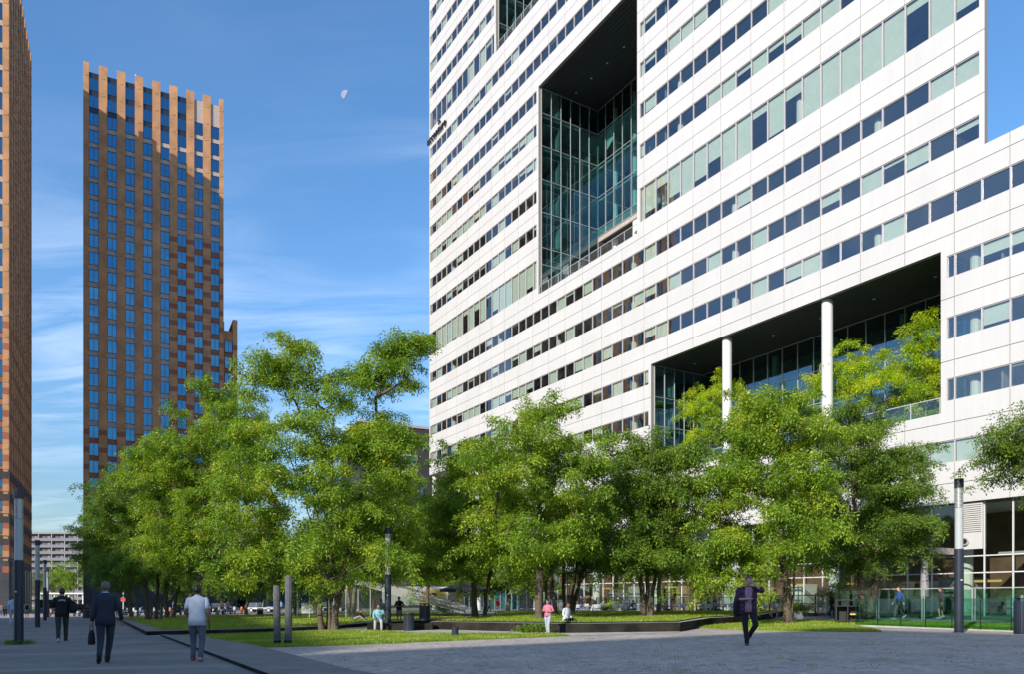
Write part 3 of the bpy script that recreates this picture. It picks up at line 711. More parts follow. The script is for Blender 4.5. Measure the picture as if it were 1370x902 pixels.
for i in range(7):
    a, b = P_[i], P_[(i + 1) % 7]; ch2.poly([(a[0], 0, a[2]), (b[0], 0, b[2]), (b[0], -.18, b[2]), (a[0], -.18, a[2])])
ac = ch2.build('sign_accent', me.materials[0], BR); ac.location = (-103.2, -.17, 72.0)

# ---------------------------------------------------------------- brick towers
def tower_wall(name, parent, x0, ncol, z_lo, z_hi, nrow, ztop_sill, cfg, m_idx, flip=None, wing=False, pier_top=None):
    pass
PITCH, WW, GAP, WH, RP = 3.1, 1.65, 1.45, 2.45, 3.33
def tower_face(b, wb, org, ax, inn, ncol, ztop, nrows, redcol, capcols=6, first=.95, last=.8, shifts=None):
    """one face: b = wall mesh, wb(list) collects windows; org, ax, inn are local vectors"""
    org, ax, inn = Vector(org), Vector(ax), Vector(inn)
    def bx(a0, a1, d0, d1, z0, z1, m):
        i = len(b.v)
        for z in (z0, z1):
            for a, d in ((a0, d0), (a1, d0), (a1, d1), (a0, d1)):
                p = org + ax * a + inn * d; b.v.append((p.x, p.y, z))
        for f_ in ((0, 3, 2, 1), (4, 5, 6, 7), (0, 1, 5, 4), (1, 2, 6, 5), (2, 3, 7, 6), (3, 0, 4, 7)): b.f.append(tuple(i + k for k in f_)); b.m.append(m)
    z_sill0 = ztop - 5.0
    W_ = first + ncol * WW + (ncol - 1) * GAP + last
    piers = [(0, first)] + [(first + WW + k * PITCH, first + WW + k * PITCH + GAP) for k in range(ncol - 1)] + [(W_ - last, W_)]
    for k, (a, c) in enumerate(piers):
        col = k
        zr = redcol(min(col, ncol - 1))
        bx(a, c, 0, .7, 7.8, ztop + (0 if k % 1 == 0 else 0), 0)
        z = z_sill0 - RP * (nrows - 1)
        while z < ztop - 4:
            if z < zr:
                bx(a - .0, c + .0, -.012, .001, z + .65, z + 1.65, 2 if z < 22 and k % 2 == 9 else 1)
            else:
                pass
            # small raised header bricks
            xm = (a + c) / 2; bx(xm - .30, xm + .30, -.04, .001, z + 2.45, z + 2.75, 6); bx(xm - .18, xm + .18, -.05, -.039, z + 2.53, z + 2.67, 0)
            z += RP
    for k in range(ncol):
        a = first + k * PITCH; c = a + WW; zr = redcol(k)
        for r in range(nrows):
            s = z_sill0 - RP * r
            if shifts and k >= capcols: s -= 0
            if r == 0 and k >= capcols:
                bx(a, c, .3, .7, s - .9 + .02, ztop - 1.4, 3); continue
            wb.append((a, c, s, s + WH, org, ax, inn))
            m = 1 if s < zr else 3
            if k < capcols and r < 2: m = 5
            bx(a, c, .28, .7, s - (RP - WH), s, m)
        if k < capcols: bx(a, c, .28, .7, z_sill0 + WH, ztop - 1.6, 5)
        elif False: pass
        zb = z_sill0 - RP * (nrows - 1) - (RP - WH)
        if zb > 7.8: bx(a, c, .28, .7, 7.8, zb, 1)
    return W_
def add_windows(wb, parent, limit, prefix='window'):
    """first `limit` windows as parts, the rest as one stuff part"""
    rest = MB()
    for i, (a, c, s, h, org, ax, inn) in enumerate(wb):
        b = MB() if i < limit else rest
        def q(a0, a1, d0, d1, z0, z1, m):
            j = len(b.v)
            for z in (z0, z1):
                for aa, d in ((a0, d0), (a1, d0), (a1, d1), (a0, d1)):
                    p = org + ax * aa + inn * d; b.v.append((p.x, p.y, z))
            for f_ in ((0, 3, 2, 1), (4, 5, 6, 7), (0, 1, 5, 4), (1, 2, 6, 5), (2, 3, 7, 6), (3, 0, 4, 7)): b.f.append(tuple(j + k for k in f_)); b.m.append(m)
        q(a + .001, a + .08, .2, .34, s, h, 0); q(c - .08, c - .001, .2, .34, s, h, 0); q(a + .08, c - .08, .2, .34, s + .001, s + .08, 0); q(a + .08, c - .08, .2, .34, h - .08, h - .001, 0)
        md = (a + c) / 2; q(md - .04, md + .04, .21, .34, s + .08, h - .08, 0)
        gb = MB() if i < limit else rest
        pp = [org + ax * aa + inn * .27 for aa in (a + .08, c - .08)]
        gb.poly([(pp[0].x, pp[0].y, s + .08), (pp[1].x, pp[1].y, s + .08), (pp[1].x, pp[1].y, h - .08), (pp[0].x, pp[0].y, h - .08)], 1 if i >= limit else 0)
        # backing: room darkness or drawn curtain
        pp = [org + ax * aa + inn * .5 for aa in (a, c)]
        curt = R.random() < .3
        m = 2 if not curt else 3
        b.poly([(pp[0].x, pp[0].y, s), (pp[1].x, pp[1].y, s), (pp[1].x, pp[1].y, h), (pp[0].x, pp[0].y, h)], m)
        if i < limit:
            w = b.build('window', [M_TFR, M_TGLASS, M_TRM, M_TCUR], parent); gb.build('pane', M_TGLASS, w)
    if rest.v: rest.build('window', [M_TFR, M_TGLASS, M_TRM, M_TCUR], parent, kind='stuff')
M_TFR = mat('dark_window_frame', (.03, .04, .06), .5); M_TRM = mat('dark_room', (.05, .08, .12), .8); M_TCUR = mat('pale_curtain', (.6, .75, .8), .8)
M_NAVY = mat('navy_panel', (.015, .02, .035), .4)
TW = [M_TAN, M_RED, M_DKBR, M_GREYB, M_PLINTH, M_NAVY, brick('pale_header_brick', (.40, .30, .16), (.36, .26, .14), (.3, .2, .12))]
ang = math.atan2(.452, .892)
# far brown tower
T1 = empty('brick_tower', (-81.4, 146, 0), ang, label='tall tan and red brick tower with columns of blue windows and crenellated top', cat='tower')
b = MB(); wb = []
tower_face(b, wb, (0, 0, 0), (1, 0, 0), (0, 1, 0), 8, 103.9, 29, lambda k: (34 if k < 5 else 73))
b.build('wall', TW, T1)
c = MB(); c.box(.02, 25.08, .71, 24, 7.8, 102.2, 0); c.build('core', TW, T1)
p = MB(); p.box(0, 25.1, .05, 24, -3, 7.79, 4)
for k in range(8): p.box(1.2 + 3.1 * k, 2.5 + 3.1 * k, -.02, .051, -2, 6.4, 5)
p.build('plinth', TW, T1)
wb.sort(key=lambda w: -w[2]); add_windows(wb, T1, 100)
# low wing
w1 = MB(); w1.box(25.12, 25.4, 1.5, 18, 7.8, 59.0, 0); w1.box(27.05, 27.95, 1.2, 18, 7.8, 59.6, 0); w1.box(25.4, 27.05, 1.6, 18, 7.8, 57.2, 0)
for k in range(14):
    z = 52.6 - k * RP; w1.box(25.41, 27.04, 1.57, 1.601, z - .9, z, 1); w1.box(27.04, 27.96, 1.18, 1.201, z + .6, z + 1.6, 1)
w1.box(25.12, 27.95, 1.3, 18, -3, 7.79, 4)
w1.build('low_wing', TW, T1)
wb = []
for k in range(14):
    z = 52.6 - k * RP; wb.append((25.45, 27.0, z, z + WH, Vector((0, 1.3, 0)), Vector((1, 0, 0)), Vector((0, 1, 0))))
for (a, cc, s, h, org, ax, inn) in wb:
    f1 = MB(); f1.box(a, cc, 1.5, 1.56, s, h, 0); w = f1.build('wing_window', M_TFR, T1)
    g1 = MB(); g1.poly([(a + .1, 1.49, s + .1), ((a + cc) / 2 - .04, 1.49, s + .1), ((a + cc) / 2 - .04, 1.49, h - .1), (a + .1, 1.49, h - .1)]); g1.poly([((a + cc) / 2 + .04, 1.49, s + .1), (cc - .1, 1.49, s + .1), (cc - .1, 1.49, h - .1), ((a + cc) / 2 + .04, 1.49, h - .1)]); g1.build('pane', M_TGLASS, w)
an = MB(); an.tube([(9, 4, 102), (9, 4, 106.5)], .12, 6); an.build('roof_antenna', M_WHITE, T1)
# near tower, cut by the left edge
T2 = empty('brick_tower', (-75.1, 114.8, 0), ang, label='tan brick tower at the left edge seen along its long side wall', cat='tower')
b = MB(); wb = []
tower_face(b, wb, (-25.1, 0, 0), (1, 0, 0), (0, 1, 0), 8, 103.0, 29, lambda k: 42)
nfront = len(wb)
tower_face(b, wb, (0, .71, 0), (0, 1, 0), (-1, 0, 0), 10, 103.0, 29, lambda k: (44 if k < 8 else 60), first=.9, last=1.3)
for z in (9.6, 12.9, 16.2, 19.5):
    b.box(-.001 + .01, .03, .8, 32.5, z, z + 1.4, 2); b.box(-25, -.01, -.03, -.014, z, z + 1.4, 2)
b.build('wall', TW, T2)
c = MB(); c.box(-25.0, -.72, .72, 32.5, 7.8, 101.5, 0); c.build('core', TW, T2)
led = MB()
for k in range(10):
    for r_ in range(29):
        z = 98.0 - RP * r_
        if z > 44: led.box(-.05, .10, .71 + .9 + k * PITCH, .71 + .9 + k * PITCH + WW, z - .12, z - .0)
led.build('window_ledge', M_CONC, T2, kind='stuff')
p = MB(); p.box(-25.1, .0, .05, 32.6, -3, 7.79, 4)
for k in range(8): p.box(.001, .03, 3 + 3.7 * k, 4.6 + 3.7 * k, -2, 6.6, 5)
p.build('plinth', TW, T2)
wb.sort(key=lambda w: (w[5].x > .5) * -1000 - w[1] + w[2] * .001); add_windows(wb, T2, 100)

# dark brick building behind the trees
BD = empty('black_brick_building', at(576, 160), ang, label='black brick building with pale framed square windows seen between tree and white building', cat='building')
b = MB(); b.box(-15, 12, 0, 15, -3, 37.0); b.build('wall', M_BLACKB, BD)
c = MB(); c.box(-15.2, 12.2, -.2, 15.2, 37.001, 37.5); c.build('parapet', M_GREYB, BD)
for (x, z, w_, h_, fr_) in ((-6.0, 27.8, 3.1, 3.6, 1), (-9.8, 30.6, 1.1, 2.6, 0), (-1.5, 32.6, 1.0, 1.8, 0), (-2.6, 22.2, 1.1, 2.8, 0), (-8.2, 21.8, 2.6, 3.4, 1), (-6.0, 14.5, 3.0, 3.4, 1), (-13.5, 21.5, 1.2, 2.8, 0), (-2.0, 12.5, 1.2, 2.8, 0)):
    f1 = MB(); f1.box(x, x + w_, -.12, -.002, z, z + h_); w = f1.build('window', M_CONC if fr_ else M_TFR, BD)
    g1 = MB(); g1.box(x + .2, x + w_ - .2, -.16, -.121, z + .2, z + h_ - .2); g1.build('pane', mat('pane_dark_blue', (.03, .07, .11), .08, spec=1), w)

# low shops beyond the road, seen under the crowns
LS = empty('shop_row', (-62, 168, -1), ang * .35, label='low dark glazed row of shops beyond the road, seen under the tree crowns', cat='building')
b = MB(); b.box(0, 62, 0, 14, -2, 13, 0); b.box(-.3, 62.3, -1.8, 0, 4.4, 4.8, 1); b.box(-.2, 62.2, -.2, 14, 13.01, 13.6, 1); b.build('wall', [M_PLINTH, M_DARKM], LS)
for k in range(17):
    x = .6 + 3.6 * k
    f1 = MB(); f1.box(x, x + 3.1, -.08, -.002, .4, 4.1); w = f1.build('shop_window', M_TFR, LS)
    g1 = MB(); g1.box(x + .12, x + 1.5, -.12, -.081, .5, 4.0); g1.box(x + 1.6, x + 2.98, -.12, -.081, .5, 4.0); g1.build('pane', M_TGLASS, w)
    for zz_ in (6.0, 9.6): f1 = MB(); f1.box(x + .3, x + 2.6, -.08, -.002, zz_, zz_ + 2.2); f1.build('upper_window', M_TGLASS, LS)
    if k % 2 == 0:
        f1 = MB(); f1.box(x + .2, x + 2.6, -.3, -.15, 3.3, 4.1); f1.build('fascia', mat('fascia_paint', R.choice([(.5, .12, .04), (.06, .2, .35), (.45, .4, .35), (.05, .25, .12)]), .5), LS)

# far gallery flats; partial shade is put into the slab and balcony colours
BF = empty('gallery_flats', (-216, 343, -1), 0, label='long low block of flats with pale balcony bands far down the street', cat='building')
b = MB(); b.box(-35, 35, 0, 12, -3, 31.5, 0); b.build('wall', mat('flat_brown_wall', (.13, .09, .075), .9), BF)
b = MB()
for k in range(10): b.box(-35, 35, -1.5, -.001, 2.9 * k + 2.4, 2.9 * k + 2.6)
b.box(-35.5, 35.5, -1.7, 12.5, 31.6, 32.3); M_FC = mat('shade_darkened_concrete', (.22, .21, .21), .9); b.build('floor_slab', M_FC, BF)  # concrete darkened to carry the partial shade on the flats
b = MB()
for k in range(10): b.box(-35, 35, -1.5, -1.42, 2.9 * k + 2.62, 2.9 * k + 3.7)
b.build('balcony_panel', mat('balcony_grey_blue_shaded', (.13, .145, .18), .7), BF, kind='stuff')  # grey blue panels, lowered in tone for that same shade
b = MB()
for k in range(10):
    for j in range(24):
        x = -34.5 + 2.9 * j
        b.box(x, x + 1.0, -.06, -.002, 2.9 * k + 2.62, 2.9 * k + 4.8, 0)
        b.box(x + 1.3, x + 2.4, -.05, -.002, 2.9 * k + 3.5, 2.9 * k + 4.8, 1)
b.build('window', [M_FC, M_NAVY], BF, kind='stuff')
b = MB()
for j in range(13): b.box(-35 + 5.8 * j, -34.8 + 5.8 * j, -1.48, -.01, 0, 31.6)
b.build('party_screen', M_CONC, BF, kind='stuff')
b = MB(); b.tube([(-2, 4, 32), (-2, 4, 37)], .12, 5); b.tube([(12, 4, 32), (12, 4, 36.5)], .12, 5); b.build('roof_mast', M_CONC, BF)

# office blocks behind the photographer (they throw the plaza's shade and stand in the window reflections)
def block(name, corner, e1, e2, L1_, L2_, H, label):
    e = empty(name, (corner[0], corner[1], 0), math.atan2(e1[1], e1[0]), label=label, cat='building')
    s = 1 if e1[0] * e2[1] - e1[1] * e2[0] > 0 else -1
    y0, y1 = (0, L2_) if s > 0 else (-L2_, 0)
    b = MB(); b.box(0, L1_, y0, y1, -2, H, 0)
    z = 4.0
    b.build('wall', M_CONC, e)
    g_ = MB()
    while z < H - 2:
        g_.box(-.03, L1_ + .03, y0 - .03, y1 + .03, z, z + 1.7, 0); z += 3.8
    g_.build('window_band', mat('band_glass', (.04, .07, .1), .1, spec=1), e)
    return e
block('office_block', (-40.4, -48.5), (-.855, -.518), (.518, -.855), 60, 70, 45, 'concrete office block behind the photographer that shades the plaza')
block('office_block', (-78, -86), (-.387, .92), (-.92, -.387), 85, 40, 60, 'taller concrete office block behind the photographer that shades the path')

# moon: disc cut to its lit half, phase put into the shape
mb = MB(); Ym = 2400; c0 = Vector(((462.5 - 685) / F * Ym, Ym, CAM_H + (HOR - 126) / F * Ym)); rm_ = 6.4 / F * Ym
rings = []
ax1 = Vector((.42, 0, .907)); ax2 = Vector((-.907, 0, .42))
N = 18
for k in range(N + 1):
    a = math.pi * k / N
    rings.append(a)
pts = [c0 + ax1 * math.cos(a) * rm_ + ax2 * math.sin(a) * rm_ for a in rings] + [c0 + ax1 * math.cos(a) * rm_ - ax2 * math.sin(a) * rm_ * .12 for a in rings[::-1][1:-1]]
mb.poly(pts); bk = [p_ + Vector((0, 3, 0)) for p_ in pts]; mb.poly(bk[::-1])
for i in range(len(pts)): mb.poly([pts[i], pts[(i + 1) % len(pts)], bk[(i + 1) % len(pts)], bk[i]])
M_MOON = mat('moon_rock', (.24, .28, .40), 1, noise=.2, nscale=.15, spec=0)
mb.build('moon', M_MOON, label='pale half moon in the blue sky', cat='moon')

# ---------------------------------------------------------------- trees
def make_tree(name, label, base, stems, ells, m_leaf, seed, per=150, pad=.84, ls=.34, cat='tree', group='trees of the plaza', r0=.17, k=4, bark=M_BARK):
    """stems: list of (dx,dy,height,lean x,lean y); ells: (cx,cy,cz,rx,ry,rz,n) relative to base"""
    rs_ = np.random.RandomState(seed); base = Vector(base)
    root = empty(name, base, 0, label=label, cat=cat, group=group)
    nodes = []; par = []
    for (dx_, dy_, H, lx, ly) in stems:
        prev = -1; n = max(4, int(H / .7))
        for i in range(n + 1):
            f_ = i / n
            p_ = Vector((dx_ + lx * f_ ** 1.3 + rs_.randn() * .05 * min(i, 1), dy_ + ly * f_ ** 1.3 + rs_.randn() * .05 * min(i, 1), H * f_ - (.15 if i == 0 else 0)))
            nodes.append(p_); par.append(prev); prev = len(nodes) - 1
    pads = []
    for (cx, cy, cz, rx, ry, rz, n) in ells:
        for _ in range(n):
            d = rs_.randn(3); d /= np.linalg.norm(d); q = .35 + .65 * rs_.rand() ** .6
            pads.append(Vector((cx + d[0] * rx * q, cy + d[1] * ry * q, cz + d[2] * rz * q)) + Vector(rs_.randn(3)) * .34)
    ctr = sum((Vector((s[0], s[1], s[2] * .35)) for s in stems), Vector()) / len(stems)
    pads.sort(key=lambda p_: (p_ - ctr).length)
    arr = [tuple(n_) for n_ in nodes]
    low = min(p_.z for p_ in pads) - .8
    for p_ in pads:
        A = np.array(arr); dd = A - np.array(p_); dist = np.linalg.norm(dd, axis=1) + np.maximum(0, dd[:, 2] + .15) * 1.6 + (A[:, 2] < max(low, 1.5)) * 4
        j = int(np.argmin(dist)); q = Vector(arr[j]); seg = p_ - q; prev = j
        n = max(1, int(seg.length / .8))
        for i in range(1, n + 1):
            f_ = i / n; m_ = q + seg * f_ + Vector((rs_.randn() * .07, rs_.randn() * .07, -.12 * seg.length * math.sin(f_ * math.pi) * -1))
            if i == n: m_ = p_.copy()
            arr.append(tuple(m_)); par.append(prev); prev = len(arr) - 1
    nn = len(arr); rad2 = np.zeros(nn)
    child = [0] * nn
    for i in range(nn): 
        if par[i] >= 0: child[par[i]] += 1
    for i in range(nn - 1, -1, -1):
        if child[i] == 0: rad2[i] = .011 ** 2
        if par[i] >= 0: rad2[par[i]] += rad2[i] * 1.02
    rd = np.sqrt(rad2); mxr = rd.max(); rd = rd * (r0 / mxr) if mxr > 0 else rd
    rd = np.maximum(rd, .012)
    b = MB()
    for i in range(nn):
        if par[i] < 0: continue
        a, c = arr[par[i]], arr[i]; ra, rc = min(rd[par[i]], rd[i] * 1.5), rd[i]
        if par[par[i]] == -1 and i < len(nodes): ra = rd[i] * 1.45
        b.tube([a, c], [ra, rc], 8 if rc > .06 else (5 if rc > .025 else 3), 0, cap=False)
    b.build('trunk', bark, root, smooth=True)
    C = np.array([tuple(p_) for p_ in pads])
    C2 = C[rs_.rand(len(C)) < .5] + rs_.randn(1, 3) * .1
    radii = pad * (.45 + .85 * rs_.rand(len(C)))
    sub, srad = [], []
    mid_ = C.mean(axis=0)
    for c_, r_ in zip(C, radii):
        for _ in range(max(3, int(per / 13 * (r_ / pad) ** 1.6))):
            d = rs_.randn(3); d /= np.linalg.norm(d); q = rs_.rand() ** .45
            sub.append(c_ + d * r_ * q * np.array([1.15, 1.15, .42])); srad.append(.20 + .14 * rs_.rand())
        if rs_.rand() < .6:
            o_ = c_ - mid_; o_[2] *= .35; o_ = o_ / (np.linalg.norm(o_) + 1e-6) + rs_.randn(3) * np.array([.5, .5, .22]); o_ /= np.linalg.norm(o_)
            for j in range(rs_.randint(2, 6)):
                sub.append(c_ + o_ * (r_ * .8 + .30 * j) + np.array([0, 0, -.04 * j * j])); srad.append(.24 - .03 * j)
    V = spray_cloud(13, sub, srad, ls, rs_, .7, .8, k, lw=.34)
    # a few sprays along the thin twigs
    tw = np.array([arr[i] for i in range(len(nodes), nn) if rd[i] < .03 and rs_.rand() < .35] or [tuple(pads[0])])
    V2 = spray_cloud(max(4, per // 5), tw, np.full(len(tw), pad * .7), ls, rs_, .4, .3, k)
    V = np.concatenate([V, V2])
    tri_obj('crown', V, 4, m_leaf, root)
    return root
def px_tree(name, label, px, Y, up, stems, E, m_leaf, seed, dens=1.0, **kw):
    """E: crown lobes measured in the photograph (x, y, rx, ry, depth offset m, weight)"""
    bx_ = at(px, Y, up=up); ells = []
    for e in E:
        cx, cy, rx, ry = e[:4]; dd = e[4] if len(e) > 4 else 0; wt = e[5] if len(e) > 5 else 1
        Yc = Y + dd; X = (cx - 685) / F * Yc; Z = CAM_H + (HOR - cy) * Yc / F
        rxm, rzm = rx * Yc / F, ry * Yc / F; rym = (rxm * .95 + .4)
        n = max(5, int(dens * wt * 3.15 * (rxm * rym * rzm) ** .66 * 1.5))
        ells.append((X - bx_.x, Yc - bx_.y, Z - bx_.z, max(rxm * 1.03 - .42, .22), rym * 1.03, max(rzm * 1.05 - .42, .18), n))
    return make_tree(name, label, bx_, stems, ells, m_leaf, seed, **kw)
HL = 'honey_locust'
px_tree(HL, 'tallest honey locust with several stems and two wispy top sprays left of the lamp column', 437, 40, .03,
    [(-.25, 0, 8.5, -1.2, .3), (.15, .1, 11.0, .2, -.3), (.45, -.1, 9.0, 1.8, .4), (0, .3, 7.5, .2, 1.5)],
    [(430, 650, 118, 100), (345, 590, 48, 45, 0, .8), (515, 600, 45, 45, 0, .8), (400, 528, 40, 34, 0, .25), (480, 545, 58, 34, .5, .5), (505, 505, 32, 18, 0, .2), (540, 492, 30, 10, 0, .4), (541, 452, 18, 18, 0, .35), (522, 478, 20, 14, 0, .3),
     (375, 480, 42, 9, 0, .4), (400, 466, 12, 16, 0, .3), (352, 505, 28, 8, 0, .35), (430, 735, 120, 45, 0, .8), (518, 715, 34, 50, -2.2, .8), (470, 500, 26, 12, 0, .5), (440, 520, 50, 10, 0, .3), (335, 690, 55, 55, -1, .9), (310, 745, 45, 38, -2, .8), (520, 690, 45, 60, 0, .9)], M_LEAF, 11, 1.0, r0=.165)
px_tree(HL, 'bright honey locust in front of the brick tower, behind the man in the white shirt', 266, 54, .2,
    [(0, 0, 9.5, .2, 0), (.35, .1, 8, 1.4, .4)],
    [(262, 605, 62, 55), (215, 635, 45, 45), (305, 560, 42, 38, 0, .8), (250, 690, 62, 52), (320, 610, 40, 60, 0, .9), (225, 730, 45, 35, -1, .9), (190, 620, 30, 25, 0, .7), (290, 530, 25, 18, 0, .5)], M_LEAF, 12, 1.15, r0=.2)
px_tree(HL, 'many stemmed honey locust on the lawn left of the man in the white shirt', 206, 62, .2,
    [(-.5, 0, 7, -1, 0), (.1, .2, 8.5, .2, .4), (.6, -.1, 7.5, 1.3, -.3), (0, -.4, 6, -.3, -1.5)],
    [(165, 665, 42, 40), (205, 690, 50, 45), (150, 705, 36, 40), (195, 740, 58, 30, 0, .9), (235, 745, 40, 30)], M_LEAFD, 13, 1.2)
px_tree(HL, 'dark honey locust standing third from the brick tower along the lawn', 223, 70, .2, [(0, 0, 8, .3, 0), (.5, .2, 7, 1.6, .3)],
    [(235, 690, 40, 45), (220, 735, 50, 38), (260, 750, 40, 30)], M_LEAFD, 14, 1.1)
px_tree(HL, 'shaded honey locust nearest the brick tower at the end of the path', 180, 76, .2, [(-.3, 0, 8, -.8, 0), (.3, 0, 8, .8, 0)],
    [(140, 680, 26, 30), (135, 735, 28, 45), (170, 745, 42, 38), (150, 770, 38, 20)], M_LEAFD, 15, 1.1)
px_tree(HL, 'slender dark stemmed tree behind the lamp column and litter bin', 573, 56, .3, [(0, 0, 8.5, .1, 0)],
    [(565, 690, 42, 50), (548, 640, 26, 26, 0, .7), (545, 740, 55, 35), (600, 735, 35, 35), (520, 650, 25, 25, 2, .6)], M_LEAF, 16, 1.0, r0=.13)
px_tree(HL, 'pale stemmed tree on the lawn behind the crouching person', 470, 62, .2, [(-.2, 0, 7, -.5, 0), (.2, 0, 8, .6, 0)],
    [(475, 730, 55, 38), (450, 690, 45, 40), (505, 745, 40, 26)], M_LEAF, 17, .9, bark=mat('pale_bark', (.24, .19, .14), .9, noise=.3, nscale=5))
px_tree(HL, 'two stemmed tree on the raised lawn left of the square trunk', 640, 46, .45, [(-.2, 0, 7.5, -.6, .2), (.35, 0, 7, 1.0, 0)],
    [(625, 660, 48, 52), (595, 690, 35, 60, 0, .8), (650, 720, 75, 42), (600, 745, 55, 30), (650, 640, 45, 35), (610, 620, 25, 18, 0, .5)], M_LEAF, 18, 1.05)
px_tree(HL, 'wide honey locust with straight trunk behind the man in the pink shirt', 722, 39, .02, [(0, 0, 8.8, -.1, 0), (.1, .3, 6.5, 1.6, .5)],
    [(712, 590, 62, 42), (765, 600, 38, 36, 0, .8), (690, 645, 85, 48), (745, 680, 75, 55), (700, 725, 90, 40), (725, 553, 36, 20, 0, .6), (650, 600, 26, 22, 0, .6), (790, 640, 30, 40, 0, .8)], M_LEAF, 19, 1.05, r0=.2)
px_tree(HL, 'dark fan shaped many stemmed tree behind the seated man in white', 754, 50, .45, [(-.5, 0, 6.5, -1.2, 0), (0, 0, 7, 0, .3), (.4, 0, 7, 1.3, 0), (.5, .2, 6, 2.2, .2)],
    [(760, 715, 55, 45), (800, 690, 40, 40), (790, 745, 50, 25), (730, 740, 40, 25)], M_LEAFD, 20, 1.0, r0=.12)
px_tree(HL, 'multi stemmed tree on the raised lawn in front of the cafe terrace', 864, 42, .42, [(-.15, 0, 7.5, -.9, 0), (.1, .1, 8, .1, .3), (.25, 0, 7, 1.2, 0)],
    [(855, 630, 55, 45), (835, 690, 55, 55), (895, 670, 55, 55), (870, 735, 78, 38), (850, 595, 45, 20, 0, .7), (905, 610, 32, 25, 0, .6), (905, 735, 40, 35)], M_LEAFD, 21, 1.0, r0=.14)
px_tree(HL, 'pale trunked tree beside the multi stemmed tree in front of the cafe', 881, 52, .42, [(0, 0, 7.5, .1, 0)],
    [(885, 690, 45, 50), (870, 740, 50, 30), (915, 730, 35, 35)], M_LEAF, 22, .8, r0=.15, bark=mat('tan_bark', (.30, .20, .13), .9, noise=.3, nscale=5))
px_tree(HL, 'drooping light green honey locust beside the man holding his forehead', 1055, 40, .10, [(0, 0, 8.8, -.8, 0), (.15, .1, 7.5, .9, .4)],
    [(1015, 585, 62, 50), (975, 640, 50, 50), (1060, 640, 58, 60), (968, 705, 44, 52, 0, .9), (958, 762, 30, 34, 0, .9), (1035, 715, 78, 48), (1030, 545, 50, 26, 0, .7), (1085, 575, 36, 40, 0, .8), (935, 620, 22, 22, 0, .6), (990, 770, 36, 26, -.5, .7)], M_LEAF, 23, 1.15, r0=.2)
px_tree(HL, 'dense shaded honey locust between the light green tree and the glass balustrade', 1158, 46, .06, [(-.2, 0, 9.2, -.6, 0), (.3, 0, 9, 1.0, 0)],
    [(1150, 600, 55, 50), (1195, 640, 50, 50), (1125, 670, 60, 52), (1165, 715, 75, 42), (1205, 690, 42, 48, 0, .9), (1135, 745, 62, 26, 0, .7), (1150, 560, 36, 22, 0, .7), (1215, 610, 26, 22, 0, .6)], M_LEAFD, 24, 1.25, r0=.2)
px_tree(HL, 'dark branches of the tree cut by the right edge of the photo', 1425, 27, .2, [(0, 0, 6.5, -.2, 0)],
    [(1400, 625, 60, 45, 0, .9), (1352, 605, 34, 22, 0, .6), (1385, 580, 30, 18, 0, .6), (1420, 590, 50, 40), (1440, 650, 45, 40), (1410, 690, 40, 28, 0, .8), (1350, 580, 25, 12, 0, .5)], M_LEAFD, 25, 1.0, ls=.24, pad=.55)
# loggia trees stand on the terrace behind the white columns
def log_tree(label, pxc, d, E, seed, h):
    u = (pxc - 685) / F; Y = (50 + d) / (.855 * u + .518)
    b0 = Vector((u * Y, Y, 13.6)); ells = []
    for cx, cy, rx, ry, w in E:
        Yc = Y; X = (cx - 685) / F * Yc; Z = CAM_H + (HOR - cy) * Yc / F
        rxm, rzm = rx * Yc / F, ry * Yc / F
        ells.append((X - b0.x, (X - b0.x) * -1.1, Z - b0.z, rxm * .95, 1.1, rzm * .95, max(6, int(w * 8.5 * (rxm * rzm)))))
    make_tree('terrace_tree', label, b0, [(0, 0, h, .1, 0), (.2, .1, h * .8, .6, -.3)], ells, M_LEAFY, seed, per=44, pad=.55, ls=.36, r0=.09, group='yellow green trees on the loggia terrace')
log_tree('large yellow green tree on the loggia right of the right white column', 1165, 2.6, [(1165, 505, 45, 40, 1), (1210, 462, 32, 28, .9), (1130, 500, 40, 20, .9), (1205, 510, 36, 38, .8), (1150, 475, 25, 20, .7)], 31, 5)
log_tree('yellow green tree on the loggia left of the left white column', 948, 2.4, [(942, 548, 26, 32, 1), (928, 535, 16, 14, 1), (965, 528, 22, 18, .8), (935, 585, 18, 20, .8)], 32, 3)
log_tree('low yellow green tree on the loggia just right of the left white column', 992, 3.0, [(992, 520, 16, 12, 1.2), (1000, 550, 25, 20, .8)], 33, 3)

def simple_trees():
    k = 0
    for px, Y, sc_, label in ((78, 250, 1.0, 'round street tree in front of the far flats beside the brick tower'), (58, 235, .9, 'yellowish street tree in front of the far flats beside the left tower'), (98, 230, 1.1, 'taller street tree far down the path against the brick tower'),
                              (330, 92, 1.0, 'park tree beyond the weathered posts at the far side of the lawn'), (395, 84, 1.0, 'park tree seen behind the tallest honey locust'), (500, 100, 1.0, 'park tree beyond the glass roof wedge'), (612, 88, .95, 'park tree behind the black parasol'), (680, 78, .9, 'park tree at the foot of the white building'), (255, 100, 1.05, 'park tree behind the parked motor scooters')):
        X = (px - 685) / F * Y; far = Y > 200
        h = (15 if far else 9.5) * sc_; r = (5.0 if far else 4.2) * sc_
        make_tree('park_tree', label, (X, Y, gz(X)), [(0, 0, h * .8, .3, 0)], [(0, 0, h * .62, r, r, h * .30, 60 if not far else 45), (r * .4, 0, h * .5, r * .7, r * .7, h * .2, 25), (-r * .5, 0, h * .55, r * .6, r * .6, h * .2, 22)],
                  M_LEAFD if not far else (M_LEAFO if k == 1 else M_LEAF), 50 + k, per=22, pad=1.1, ls=.55, r0=.2, group='background trees'); k += 1
simple_trees()

